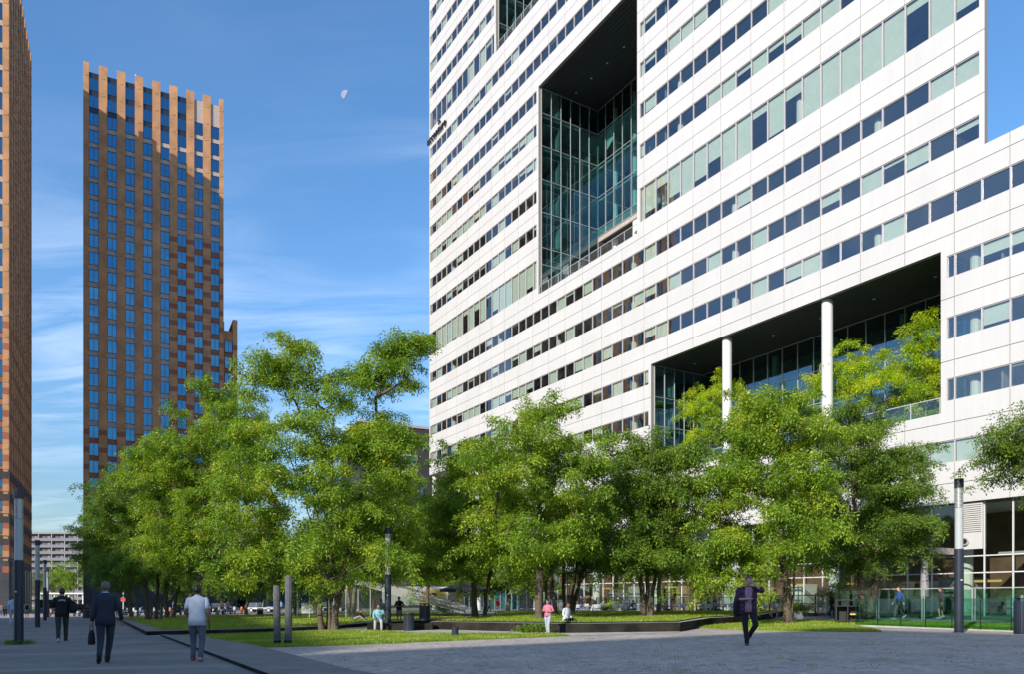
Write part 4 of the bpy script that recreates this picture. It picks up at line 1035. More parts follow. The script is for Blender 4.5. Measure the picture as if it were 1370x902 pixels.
# ---------------------------------------------------------------- lamp columns
def lamp_column():
    r = empty('lamp_column', (0, 0, 0))
    b = MB(); b.cyl(0, 0, -.05, 3.15, .163, 24); b.tube([(0, 0, 0), (0, 0, .03)], .20, 20); b.build('shaft', M_POLE, r)
    b = MB(); b.cyl(0, 0, 3.15, 4.7, .143, 24); b.build('light_tube', M_POLEG, r)
    b = MB(); b.cyl(0, 0, 4.7, 5.45, .10, 16, 1)
    for k in range(15): b.tube([(0, 0, 4.73 + k * .05), (0, 0, 4.76 + k * .05)], .146, 20, 0)
    b.build('louvre_rings', [M_ALU, M_POLEG], r)
    b = MB(); b.cyl(0, 0, 5.45, 5.8, .163, 24); b.build('cap', M_POLE, r)
    b = MB(); b.box(-.035, .035, -.172, -.164, 1.95, 2.0); b.build('number_plate', M_WHITE, r)
    return r
lc = lamp_column(); GL = 'lamp columns on the plaza'
spots = [(1283, 847, 'lamp column at the right in front of the glass balustrade'), (25, 863, 'nearest lamp column at the left edge with weeds at its foot'), (50, 840, 'second lamp column from the camera in the left row'),
         (60, 831, 'third lamp column from the camera in the left row'), (63.5, 827, 'fourth and farthest lamp column in the left row'), (519, 844, 'lamp column among the trees behind the seated man in light blue')]
for i, (px, py, lab) in enumerate(spots):
    o = lc if i == 0 else copy_tree(lc)
    o.location = gp(px, py); tag(o, label=lab, cat='lamp post', group=GL)
    if i == 5: o.scale = (1, 1, .88)
rs = np.random.RandomState(3)
p0 = gp(25, 863); cs = [(p0.x + rs.randn() * .28, p0.y + rs.randn() * .12, p0.z + .04) for _ in range(26)]
V = spray_cloud(22, cs, [.12] * 26, .09, rs, .8, -.6); tag(tri_obj('weed_tuft', V, 4, M_LEAFD), label='tuft of weeds at the foot of the nearest left lamp column', cat='weeds')
p0 = gp(712, 849); cs = [(p0.x + rs.randn() * .35, p0.y + rs.randn() * .15, p0.z + .12 + abs(rs.randn()) * .08) for _ in range(36)]
V = spray_cloud(26, cs, [.16] * 36, .14, rs, .8, -.4); tag(tri_obj('ivy_clump', V, 4, M_LEAFD), label='low ivy at the foot of the straight trunk by the pink shirted man', cat='plant')

# weathered posts
for px, py, top, w, lean, lab in ((371, 863, 782, .12, .02, 'shorter of the two weathered timber posts on the lawn'), (385.5, 863, 769, .125, -.02, 'taller of the two weathered timber posts on the lawn')):
    p = gp(px, py, .03); H = (py - top) * p.y / F
    b = MB(); n = 8; prof = []
    for k in range(9):
        f_ = k / 8; r_ = w * (1 + .04 * math.sin(k * 2.1)); r_ *= .93 if f_ == 1 else 1
        prof.append(((p.x + lean * -f_ * H * .6, p.y, p.z - .05 + H * f_), (r_, 0, 0), (0, r_ * .9, 0)))
    e = empty('timber_post', p, 0, label=lab, cat='post', group='pair of weathered posts')
    prof = [((c_[0] - p.x, 0, c_[2] - p.z), a_, b_) for c_, a_, b_ in prof]
    b.loft(prof[:7], 10); b.loft([(prof[6][0], [v * 1.06 for v in prof[6][1]], [v * 1.06 for v in prof[6][2]]), prof[7], prof[8]], 10); b.build('shaft', M_WOOD, e)
    b = MB(); b.cyl(0, 0, -.06, .14, w * 1.03, 10); b.build('dark_foot', M_BLACKST, e)

# litter bins and bollards
def bin_(px, py, r, h, lab, name='litter_bin', cat='litter bin', up=0, slot=True):
    p = gp(px, py, up); e = empty(name, p, 0, label=lab, cat=cat)
    b = MB(); b.cyl(0, 0, 0, h * .86, r, 24)
    for k in range(24):
        a = k * math.pi / 12; b.box(math.cos(a) * (r + .004) - .008, math.cos(a) * (r + .004) + .008, math.sin(a) * (r + .004) - .008, math.sin(a) * (r + .004) + .008, .03, h * .83)
    b.build('body', M_POLE, e)
    b = MB(); b.cyl(0, 0, h * .93, h, r * 1.02, 24, r1=r * .9)
    for a in (0, 1.57, 3.14, 4.71): b.box(math.cos(a) * r * .8 - .03, math.cos(a) * r * .8 + .03, math.sin(a) * r * .8 - .03, math.sin(a) * r * .8 + .03, h * .86, h * .93)
    b.build('hood', M_POLE, e)
bin_(1368, 849, .26, 1.38, 'tall dark cylindrical litter bin at the right edge by the balustrade')
bin_(547, 845, .25, .88, 'dark litter bin on the path beside the standing man in black', up=0)
bin_(348, 826, .3, .9, 'small dark litter bin on the lawn left of the timber posts')
bin_(568, 831, .3, 1.0, 'dark litter bin against the slender tree on the raised lawn', up=.3)
bin_(116, 828, .38, 1.0, 'grey cylindrical bin at the far end of the path', up=0)
e = empty('bollard', gp(609, 852, .03), 0, label='short dark cylindrical bollard light on the front lawn', cat='bollard')
b = MB(); b.cyl(0, 0, 0, .30, .135, 20); b.build('body', M_POLE, e); b = MB(); b.cyl(0, 0, .30, .36, .15, 20); b.build('cap', M_POLE, e)

# glass wedge roof of the underpass entrance
ew = empty('glass_wedge', at(480, 60, up=.2), 0, label='sloping green glass roof wedge over an entrance between the trees', cat='glass roof')
X1 = (620 - 480) / F * 60
b = MB(); b.poly([(-.5, 0, 2.0), (-.5, 0, 2.7), (X1, 0, .35), (X1, 0, .2), (.8, 0, .3)]); 
b.poly([(-.5, 0, 2.7), (X1, 0, .35), (X1, 5, .9), (-.5, 5, 3.6)])
b.poly([(-4.5, 5, 3.0), (-.5, 0, 2.7), (-.5, 5, 3.6)])
b.poly([(-5, 0, -.2), (.8, 0, -.2), (.8, 0, 1.9), (-5, 0, 2.4)], 0)
b.build('glass_skin', glass('wedge_glass', (.55, .63, .57), (.24, .30, .26), 1.6, .06, rough=.35), ew)
b = MB()
for k in range(13):
    f_ = k / 13; b.tube([(-.5, 5 * f_, 2.7 + .9 * f_), (X1, 5 * f_, .35 + .55 * f_)], .025, 4)
for k in range(7):
    x = -4.8 + k * .95; b.box(x - .02, x + .02, -.03, .03, -.2, 2.2)
b.build('glazing_bars', M_ALU, ew)
b = MB(); b.box(.9, X1 + .3, .1, 5.2, -.3, .18); b.build('dark_plinth', M_BLACKST, ew)

# glass balustrade on the right
A_, B_ = gp(1145, 838.5), gp(1361, 846); dr = (B_ - A_); L = dr.length; dn = dr.normalized()
e = empty('glass_balustrade', A_, math.atan2(dn.y, dn.x), label='green glass balustrade with a pale kerb at the right of the plaza', cat='balustrade')
L2x = L + 6
n = 11
for k in range(n):
    x0, x1 = L2x * k / n, L2x * (k + 1) / n; b = MB(); zz_ = (x0 + x1) / 2 * .005
    b.box(x0 + .012, x1 - .012, 0, .02, .06 + zz_, 1.27 + zz_); b.build('glass_panel', M_FENCE, e)
b = MB(); b.box(-.1, L2x, -.14, .16, -.3, .07); b.build('kerb', M_CONC, e)
for k in range(n + 1):
    b = MB(); b.box(L2x * k / n - .01, L2x * k / n + .01, -.01, .03, .05, 1.26); b.build('joint_strip', M_BLK, e)
# second balustrade, set farther back and running along the building
e = empty('glass_balustrade', fp(-31, -7.2) + Vector((0, 0, .3)), math.atan2(-.855, .518), label='rear glass balustrade with steel posts in front of the ground floor windows', cat='balustrade')
for k in range(7):
    b = MB(); b.box(k * 2.8 + .12, k * 2.8 + 2.68, 0, .02, .1, 1.7); b.build('glass_panel', M_FENCE, e)
    for q in (0, .14):
        b = MB(); b.box(k * 2.8 - .07 + q, k * 2.8 - .02 + q, -.02, .05, -.3, 1.75); b.build('post', M_ALU, e)
b = MB(); b.box(-.1, 19.7, -.025, .055, 1.75, 1.8); b.build('handrail', M_ALU, e)

# ---------------------------------------------------------------- people
def skin_mesh(name, verts, edges, radii, root, mats, parent=None, sub=1, extra=None):
    me = bpy.data.meshes.new(name); me.from_pydata([tuple(v) for v in verts], edges, []); me.update()
    o = bpy.data.objects.new(name, me); COL.objects.link(o)
    o.modifiers.new('skin', 'SKIN'); s = o.modifiers.new('sub', 'SUBSURF'); s.levels = sub; s.render_levels = sub
    o.modifiers['skin'].use_smooth_shade = True
    sv = me.skin_vertices[0].data
    for i, r_ in enumerate(radii): sv[i].radius = (r_, r_) if not isinstance(r_, tuple) else r_; sv[i].use_root = (i == root)
    dg = bpy.context.evaluated_depsgraph_get(); nm = bpy.data.meshes.new_from_object(o.evaluated_get(dg))
    bpy.data.objects.remove(o); bpy.data.meshes.remove(me)
    if extra:
        bm = bmesh.new(); bm.from_mesh(nm)
        vs = [bm.verts.new(v) for v in extra.v]
        for f_ in extra.f:
            ff = bm.faces.new([vs[i] for i in f_]); ff.smooth = True
        bm.to_mesh(nm); bm.free()
    nm.materials.clear()
    for m in mats: nm.materials.append(m)
    nm.name = name
    ob = bpy.data.objects.new(name, nm); COL.objects.link(ob); ob.parent = parent
    return ob
SKINS = [mat('skin_light', (.52, .32, .23), .55), mat('skin_tan', (.36, .20, .13), .55), mat('skin_brown', (.19, .10, .065), .55)]
HAIRC = {'black': mat('hair_black', (.012, .01, .009), .5), 'brown': mat('hair_brown', (.07, .04, .025), .5), 'grey': mat('hair_grey', (.13, .12, .115), .6), 'blond': mat('hair_blond', (.42, .28, .14), .5), 'red': mat('hair_auburn', (.16, .05, .025), .5)}
FAB = {}
def fab(col):
    k = tuple(col)
    if k not in FAB: FAB[k] = fabric('cloth_%d' % len(FAB), col)
    return FAB[k]
def V3(*a): return Vector(a)
def person(loc, rz, label, H=1.78, skin=0, hair='black', top=(.02, .02, .025), legs=(.03, .03, .04), shoes=(.03, .03, .03), stride=.0, pose=None, sleeves='long', long_hair=False, shorts=False, hem=.0, coat=False,
           width=1.0, bag=None, collar=None, cat='person', skirt=False, dress=False, hem_len=.06, name='person', head_tilt=(0, 0)):
    """figure facing local +Y; stride = half step length in m; pose overrides joints"""
    s = H / 1.78; w = width
    J = dict(pelvis=V3(0, 0, .95), waist=V3(0, .0, 1.10), chest=V3(0, .0, 1.32), neck=V3(0, -.01, 1.50), head=V3(0, .02, 1.60),
             shL=V3(-.165 * w, -.01, 1.42), shR=V3(.165 * w, -.01, 1.42), elL=V3(-.215 * w, -.04, 1.14), elR=V3(.215 * w, -.04, 1.14), wrL=V3(-.22 * w, .06, .90), wrR=V3(.22 * w, .06, .90),
             hipL=V3(-.10, 0, .92), hipR=V3(.10, 0, .92), knL=V3(-.11, .02, .50), knR=V3(.11, .02, .50), anL=V3(-.11, -.03, .09), anR=V3(.11, -.03, .09), handL=None, handR=None)
    if stride:
        a = stride
        J['knL'] = V3(-.10, .10 + a * .55, .51); J['anL'] = V3(-.10, a + .0, .09); J['knR'] = V3(.10, -.02 - a * .25, .49); J['anR'] = V3(.10, -a - .03, .15 + a * .25)
        if a < 0:
            J['knR'] = V3(.10, .10 - a * .55, .51); J['anR'] = V3(.10, -a, .09); J['knL'] = V3(-.10, -.02 + a * .25, .49); J['anL'] = V3(-.10, a - .03, .15 - a * .25)
        J['elL'] = V3(-.215 * w, -.04 - a * .35, 1.15); J['wrL'] = V3(-.225 * w, .03 - a * .6, .91); J['elR'] = V3(.215 * w, -.04 + a * .35, 1.15); J['wrR'] = V3(.225 * w, .03 + a * .6, .91)
    if pose:
        for k_, v_ in pose.items(): J[k_] = Vector(v_)
    r = empty(name, loc, rz, label=label, cat=cat)
    r.scale = (s, s, s)
    fl = Vector((0, 1, 0))
    # body, one surface
    vs, es, rd = [], [], []
    def add(p_, r_, par=None):
        vs.append(Vector(p_)); rd.append(r_)
        if par is not None: es.append((par, len(vs) - 1))
        return len(vs) - 1
    pv = add(J['pelvis'], .125); wa = add(J['waist'], .115, pv); ch_ = add(J['chest'], .135, wa); nk = add(J['neck'], .06, ch_); hd0 = add(J['neck'].lerp(J['head'], .6), .055, nk)
    for sd_ in 'LR':
        sh = add(J['sh' + sd_] - Vector((0, 0, .015)), .045, ch_); el = add(J['el' + sd_], .043, sh); wr = add(J['wr' + sd_], .029, el)
        d = (J['wr' + sd_] - J['el' + sd_]).normalized(); 
        if J['hand' + sd_] is not None: d = (J['hand' + sd_] - J['wr' + sd_]).normalized()
        palm = add(J['wr' + sd_] + d * .055, .030, wr)
        sx = 1 if sd_ == 'R' else -1
        side = Vector((0, 1, 0)) if abs(d.y) < .8 else Vector((1, 0, 0)); side = (side - d * side.dot(d)).normalized(); inn_ = d.cross(side).normalized() * (1 if d.cross(side).x * -sx > 0 else -1)
        for fi, ln in enumerate((.066, .075, .070, .055)):
            o_ = side * (.030 - .020 * fi); a1 = add(J['wr' + sd_] + d * .095 + o_, .0095, palm); a2 = add(vs[a1] + d * ln * .55 + inn_ * .012, .0088, a1); add(vs[a2] + d * ln * .4 + inn_ * .028, .008, a2)
        t1_ = add(J['wr' + sd_] + d * .04 + side * .038 + inn_ * .01, .011, palm); add(vs[t1_] + d * .035 + side * .015 + inn_ * .015, .0095, t1_)
        hp = add(J['hip' + sd_], .09, pv); kn = add(J['kn' + sd_], .058, hp); an_ = add(J['an' + sd_], .042, kn)
    # head with face
    hx = MB(); hc = J['head'] + V3(0, .015, .03); hb = MB()
    prof = [(-.115, .030, .035, .03), (-.10, .045, .055, .022), (-.07, .062, .075, .01), (-.035, .071, .088, .0), (0, .076, .096, 0), (.035, .077, .099, -.004), (.07, .070, .090, -.008), (.10, .050, .064, -.012), (.118, .018, .022, -.014)]
    hb.loft([((hc.x, hc.y + o_, hc.z + z_), (rx_, 0, 0), (0, ry_, 0)) for z_, rx_, ry_, o_ in prof], 14)
    hb.loft([((hc.x, hc.y + .085, hc.z + .02), (.008, 0, 0), (0, .012, 0)), ((hc.x, hc.y + .10, hc.z - .01), (.013, 0, 0), (0, .018, 0)), ((hc.x, hc.y + .104, hc.z - .025), (.017, 0, 0), (0, .014, 0)), ((hc.x, hc.y + .09, hc.z - .035), (.010, 0, 0), (0, .008, 0))], 8)
    for sx in (-1, 1): hb.ball((hc.x + sx * .078, hc.y - .005, hc.z - .01), .03, sc=(.35, .7, 1), nu=8, nv=6)
    hb.loft([((hc.x, hc.y + .088, hc.z - .058), (.022, 0, 0), (0, .008, 0)), ((hc.x, hc.y + .086, hc.z - .066), (.020, 0, 0), (0, .008, 0))], 8)
    body = skin_mesh('body', vs, es, rd, pv, [SKINS[skin]], r, extra=hb)
    # eyes
    ey = MB()
    for sx in (-1, 1): ey.ball((hc.x + sx * .030, hc.y + .083, hc.z + .005), .011, nu=8, nv=6)
    ey.build('eyes', HAIRC['black'], r)
    hr = MB()
    off = -.012
    hr.loft([((hc.x, hc.y + off - .022, hc.z - .055), (.060, 0, 0), (0, .060, 0)), ((hc.x, hc.y + off - .020, hc.z - .02), (.081, 0, 0), (0, .082, 0)), ((hc.x, hc.y + off - .015, hc.z + .02), (.084, 0, 0), (0, .090, 0)), ((hc.x, hc.y + off, hc.z + .05), (.084, 0, 0), (0, .100, 0)), ((hc.x, hc.y + off, hc.z + .085), (.075, 0, 0), (0, .092, 0)), ((hc.x, hc.y + off, hc.z + .115), (.052, 0, 0), (0, .064, 0)), ((hc.x, hc.y + off, hc.z + .13), (.02, 0, 0), (0, .024, 0))], 14)
    if long_hair:
        hr.loft([((hc.x, hc.y - .04, hc.z + .06), (.075, 0, 0), (0, .06, 0)), ((hc.x, hc.y - .065, hc.z - .08), (.085, 0, 0), (0, .05, 0)), ((hc.x, hc.y - .085, hc.z - .22), (.09, 0, 0), (0, .045, 0)), ((hc.x, hc.y - .08, hc.z - .36), (.055, 0, 0), (0, .03, 0))], 12)
    hr.build('hair', HAIRC[hair], r, smooth=True)
    # clothing
    up_ = (J['chest'] - J['pelvis']).normalized(); rt = (J['shR'] - J['shL']).normalized(); fw = up_.cross(rt).normalized() * 1
    rt = fw.cross(up_) * -1 if False else rt
    def ring(c_, rx_, ry_): return (c_, rt * rx_, fw * ry_)
    tp = MB(); base_ = J['pelvis'] - up_ * hem_len
    tw_ = .19 * w
    tp.loft([ring(base_, tw_ * .95, .135), ring(J['pelvis'] + up_ * .04, tw_ * .95, .135), ring(J['waist'], tw_ * .88, .12), ring(J['chest'] - up_ * .06, tw_ * .98, .135), ring(J['chest'] + up_ * .06, tw_ * 1.05, .13), ring(J['shL'].lerp(J['shR'], .5) + up_ * .0, tw_ * 1.02, .11), ring(J['shL'].lerp(J['shR'], .5) + up_ * .035, tw_ * .88, .10), ring(J['shL'].lerp(J['shR'], .5) + up_ * .062, tw_ * .60, .08), ring(J['neck'] + up_ * .01, .068, .068)], 18)
    for sd_ in 'LR':
        a, e_, w_ = J['sh' + sd_], J['el' + sd_], J['wr' + sd_]
        if sleeves == 'long': pts_, rr_ = [a - up_ * .005, a.lerp(e_, .5), e_, e_.lerp(w_, .5), w_.lerp(e_, .04)], [.060, .060, .053, .047, .042]
        else: pts_, rr_ = [a + up_ * .005, a.lerp(e_, .4), a.lerp(e_, .78)], [.060, .061, .060]
        if sleeves == 'roll': pts_, rr_ = [a - up_ * .005, a.lerp(e_, .5), e_, e_.lerp(w_, .15)], [.062, .062, .058, .056]
        tp.tube(pts_, rr_, 12); tp.ball(tuple(a - up_ * .008), .063, nu=12, nv=8)
    tpm = top if not isinstance(top, tuple) else fab(top)
    tp.build('jacket' if coat else 'shirt', tpm, r, smooth=True)
    lg = MB()
    if dress or skirt:
        kz = J['knL'].lerp(J['knR'], .5)
        lg.loft([ring(J['pelvis'] + up_ * .06, .16, .12), (J['pelvis'], Vector((.18, 0, 0)), Vector((0, .14, 0))), (kz.lerp(J['pelvis'], .15), Vector((.22, 0, 0)), Vector((0, .19, 0)))], 16)
        lg.build('skirt', tpm if dress else fab(legs), r, smooth=True)
    else:
        lg.loft([ring(J['pelvis'] + up_ * .05, .165, .122), ring(J['pelvis'], .172, .13), (J['hipL'].lerp(J['hipR'], .5) - V3(0, 0, .03), Vector((.172, 0, 0)), Vector((0, .125, 0)))], 14)
        for sd_ in 'LR':
            a, k_, n_ = J['hip' + sd_], J['kn' + sd_], J['an' + sd_]
            if shorts: lg.tube([a + V3(0, 0, .02), a.lerp(k_, .5), k_.lerp(a, .12)], [.095, .092, .088], 12)
            else:
                lg.tube([a + V3(0, 0, .02), a.lerp(k_, .35), a.lerp(k_, .75), k_, k_.lerp(n_, .35), k_.lerp(n_, .8), n_ - V3(0, 0, .03)], [.097, .093, .078, .070, .066, .056, .058], 12)
        lg.build('shorts' if shorts else 'trousers', fab(legs), r, smooth=True)
    for sd_ in 'LR':
        n_, k_ = J['an' + sd_], J['kn' + sd_]
        sh_ = (n_ - k_).normalized(); fd = Vector((0, 1, 0)) - sh_ * sh_.y; fd = fd.normalized()
        if n_.z < .11: fd = Vector((0, 1, 0))
        dwn = Vector((1, 0, 0)).cross(fd).normalized() * -1
        if dwn.z > 0: dwn = -dwn
        b = MB(); h_ = n_ + dwn * .045
        sxv = Vector((.045, 0, 0))
        b.loft([(h_ - fd * .075, sxv * .6, dwn * .030), (h_ - fd * .05, sxv * .85, dwn * .045), (h_ + fd * .02, sxv * .95, dwn * .045), (h_ + fd * .09 + dwn * .008, sxv * 1.1, dwn * .034), (h_ + fd * .155 + dwn * .015, sxv * .95, dwn * .024), (h_ + fd * .185 + dwn * .02, sxv * .4, dwn * .012)], 10)
        so_ = b.build('shoe', shoes if not isinstance(shoes, tuple) else fab(shoes), r, smooth=True)
        b = MB(); b.loft([(h_ - fd * .08 + dwn * .045, sxv * .75, dwn * .012), (h_ + fd * .08 + dwn * .045, sxv * 1.15, dwn * .012), (h_ + fd * .19 + dwn * .04, sxv * .6, dwn * .010)], 10); b.build('sole', M_WHITE if shoes not in ((.03, .03, .03), (.012, .012, .013)) else M_RUBBER, so_)
    if collar:
        b = MB(); b.loft([ring(J['neck'] - up_ * .02, .072, .072), ring(J['neck'] + up_ * .03, .062, .062)], 14); b.build('collar', fab(collar), r)
    return r
def backpack(p, rz, s, col, lab, zc=1.2, yo=-.22, w=.15, h=.24, xo=0):
    """bag carried on the back; p is the wearer's foot point"""
    R_ = Matrix.Rotation(rz, 3, 'Z'); c_ = Vector(p) + R_ @ Vector((xo * s, yo * s, zc * s))
    e = empty('backpack', c_ - Vector((0, 0, h * s)), rz, label=lab, cat='bag')
    b = MB(); b.loft([((0, 0, 0), (w * .9 * s, 0, 0), (0, .07 * s, 0)), ((0, -.01, h * .5 * s), (w * s, 0, 0), (0, .10 * s, 0)), ((0, 0, h * 1.3 * s), (w * .98 * s, 0, 0), (0, .09 * s, 0)), ((0, .01, h * 1.8 * s), (w * .75 * s, 0, 0), (0, .07 * s, 0)), ((0, .02, h * 2 * s), (w * .4 * s, 0, 0), (0, .04 * s, 0))], 14); b.build('bag_body', fab(col), e, smooth=True)
    b = MB()
    b.loft([((0, -.09 * s, h * .15 * s), (w * .7 * s, 0, 0), (0, .03 * s, 0)), ((0, -.10 * s, h * .5 * s), (w * .75 * s, 0, 0), (0, .04 * s, 0)), ((0, -.09 * s, h * .9 * s), (w * .6 * s, 0, 0), (0, .02 * s, 0))], 12); b.build('front_pocket', fab(col), e, smooth=True)
    for sx in (-1, 1):
        b = MB(); b.tube([(sx * .09 * s, .06 * s, .05 * s), (sx * .13 * s, .24 * s, .2 * s), (sx * .12 * s, .33 * s, h * 1.6 * s), (sx * .10 * s, .22 * s, h * 2.02 * s), (sx * .08 * s, .06 * s, h * 1.8 * s)], .014 * s, 6); b.build('strap', fab(col), e)
    return e
def hgt(px_h, Y): return px_h * Y / F
AWAY = math.atan2(.872, -.489) - math.pi / 2      # walking away along the path (facing local +Y)
# man in the dark suit
P1 = gp(141, 888); H1 = hgt(111, P1.y)
person(P1, AWAY, 'grey haired man in a dark suit walking away on the path carrying a bag', H1, 1, 'grey', (.022, .030, .045), (.022, .030, .042), (.012, .012, .013), stride=.20, coat=True, hem_len=.14, width=1.08, collar=(.45, .55, .75),
       pose=dict(elR=(.27, -.05, 1.16), wrR=(.32, .10, .93), elL=(-.22, -.03, 1.15), wrL=(-.25, .02, .90), hipL=(-.09, 0, .92), knL=(-.09, -.05, .49), anL=(-.12, -.30, .20), knR=(.09, .10, .50), anR=(.04, .16, .09)))
R_ = Matrix.Rotation(AWAY, 3, 'Z'); hp = P1 + R_ @ Vector((-.26, .03, .80)) * (H1 / 1.78)
e = empty('shoulder_bag', hp, AWAY, label='narrow black bag hanging from the suited man\'s left hand', cat='bag')
b = MB(); b.loft([((0, 0, -.46), (.07, 0, 0), (0, .05, 0)), ((0, 0, -.42), (.085, 0, 0), (0, .06, 0)), ((0, 0, -.2), (.07, 0, 0), (0, .055, 0)), ((0, 0, -.1), (.04, 0, 0), (0, .035, 0))], 12); b.build('bag_body', fab((.012, .012, .015)), e, smooth=True)
b = MB(); b.tube([(-.04, 0, -.12), (-.03, 0, 0), (0, 0, .05), (.03, 0, 0), (.04, 0, -.12)], .009, 6); b.build('handle', fab((.012, .012, .015)), e)
# young man with black sweatshirt and bag
P2 = gp(83, 862); H2 = hgt(75.5, P2.y)
person(P2, AWAY, 'man in a black sweatshirt and dark green trousers walking away beside the lamp columns', H2, 0, 'black', (.008, .008, .009), (.022, .032, .028), (.4, .4, .4), stride=-.13, width=1.12, collar=(.05, .12, .45), hem_len=.10,
       pose=dict(elL=(-.30, -.02, 1.18), wrL=(-.20, .20, 1.20), elR=(.30, -.02, 1.18), wrR=(.18, .22, 1.25)))
R_ = Matrix.Rotation(AWAY, 3, 'Z'); bp_ = P2 + R_ @ Vector((.30, -.08, 1.15)) * (H2 / 1.78)
e = empty('messenger_bag', bp_, AWAY, label='black bag slung over the right shoulder of the man in the black sweatshirt', cat='bag')
b = MB(); b.loft([((0, 0, -.22), (.10, 0, 0), (0, .12, 0)), ((.02, 0, -.1), (.15, 0, .03), (0, .15, 0)), ((.0, 0, .10), (.13, 0, .05), (0, .13, 0)), ((-.06, 0, .22), (.07, 0, .03), (0, .08, 0))], 12); b.build('bag_body', fab((.008, .008, .009)), e, smooth=True)
b = MB(); b.tube([(.05, -.1, .15), (-.12, -.13, .30), (-.2, 0, .38), (-.15, .12, .2)], .015, 6); b.build('strap', fab((.008, .008, .009)), e)
# printed patch on the sweatshirt
e = empty('shirt_print', P2 + R_ @ Vector((0, -.16, 1.36)) * (H2 / 1.78), AWAY, label='pale arched print on the back of the black sweatshirt', cat='print')
b = MB()
for k in range(8):
    x = -.105 + .03 * k; z = .02 * math.cos((k - 3.5) / 3.5 * 1.4); b.box(x - .011, x + .011, -.012, .008, z - .028, z + .028); b.box(x - .003, x + .009, -.013, -.0121, z - .012, z + .01, 1)
b.build('lettering', [fab((.5, .52, .55)), fab((.1, .1, .1))], e)
# man in white polo
P3 = gp(264, 886); H3 = hgt(104, P3.y)
person(P3, AWAY - .25, 'man in a white polo shirt and grey jeans walking away past the lawn edge', H3, 2, 'black', (.52, .57, .66), (.095, .11, .145), (.35, .06, .05), stride=.08, sleeves='short', hem_len=.12, width=1.08, collar=(.52, .57, .66),
       pose=dict(elR=(.24, -.05, 1.15), wrR=(.25, .03, .90), elL=(-.24, -.02, 1.16), wrL=(-.20, .16, .98), knR=(.10, .02, .50), anR=(.09, -.16, .14)))
R_ = Matrix.Rotation(AWAY - .25, 3, 'Z')
e = empty('smartphone', P3 + R_ @ Vector((.26, .06, .80)) * (H3 / 1.78), AWAY, label='dark phone in the right hand of the man in the white polo', cat='phone')
b = MB(); b.box(-.006, .006, -.035, .035, -.075, .075); b.build('case', M_BLK, e)
# man with hand on forehead
P4 = gp(1001, 865); H4 = hgt(95, P4.y)
m_check = None
def check():
    m = bpy.data.materials.new('plaid_shirt'); m.use_nodes = True; nt = m.node_tree; b_ = nt.nodes['Principled BSDF']; b_.inputs['Roughness'].default_value = .9
    t_ = nt.nodes.new('ShaderNodeTexCoord'); c_ = nt.nodes.new('ShaderNodeTexChecker'); c_.inputs['Scale'].default_value = 18; nt.links.new(t_.outputs['Object'], c_.inputs['Vector'])
    c_.inputs['Color1'].default_value = (.015, .012, .025, 1); c_.inputs['Color2'].default_value = (.10, .035, .09, 1); nt.links.new(c_.outputs['Color'], b_.inputs['Base Color']); return m
m_check = check()
face4 = math.pi - .25
person(P4, face4, 'man in a checked overshirt holding his forehead and a phone, walking across the plaza', H4, 0, 'red', (.34, .20, .26), (.010, .012, .020), (.045, .05, .05), stride=.12, sleeves='short', width=1.02, hem_len=.10,
       pose=dict(head=(0, .08, 1.60), shL=(-.19, 0, 1.44), elL=(-.30, .16, 1.38), wrL=(-.12, .17, 1.58), handL=(-.03, .14, 1.62), elR=(.27, .03, 1.17), wrR=(.06, .24, 1.18), handR=(-.04, .27, 1.20), knL=(-.17, .16, .52), anL=(-.05, -.28, .28), knR=(.07, .05, .49), anR=(.03, .03, .09)))
R_ = Matrix.Rotation(face4, 3, 'Z'); s4 = H4 / 1.78
e = empty('overshirt', P4, face4, label='dark purple checked overshirt worn open by the man holding his forehead', cat='shirt'); e.scale = (s4,) * 3
b = MB()
for sx in (-1, 1):
    b.loft([((sx * .13, -.005, .80), (.085, 0, 0), (0, .155, 0)), ((sx * .125, -.005, 1.0), (.085, 0, 0), (0, .15, 0)), ((sx * .125, -.01, 1.2), (.09, 0, 0), (0, .15, 0)), ((sx * .13, -.01, 1.36), (.09, 0, 0), (0, .145, 0)), ((sx * .12, -.01, 1.46), (.09, 0, 0), (0, .11, 0)), ((sx * .07, -.01, 1.50), (.04, 0, 0), (0, .08, 0))], 14)
b.loft([((0, -.09, .82), (.15, 0, 0), (0, .06, 0)), ((0, -.09, 1.2), (.15, 0, 0), (0, .06, 0)), ((0, -.08, 1.44), (.15, 0, 0), (0, .06, 0))], 12)
b.tube([(-.19, 0, 1.45), (-.25, .09, 1.41), (-.31, .17, 1.385), (-.26, .17, 1.44)], [.085, .08, .075, .07], 12); b.tube([(.19, 0, 1.45), (.23, .02, 1.31), (.275, .03, 1.16), (.21, .09, 1.165)], [.085, .08, .075, .07], 12)
b.build('cloth', m_check, e, smooth=True)
e = empty('smartphone', P4 + R_ @ Vector((-.08, .31, 1.24)) * s4, face4, label='dark phone held in front of the man in the checked overshirt', cat='phone')
b = MB(); b.box(-.035, .035, -.05, .05, 0, .012); b.build('case', M_BLK, e)
backpack(P4, face4, s4, (.012, .014, .025), 'dark blue backpack worn low by the man in the checked overshirt', 1.0, -.20, .20, .27, xo=.16)
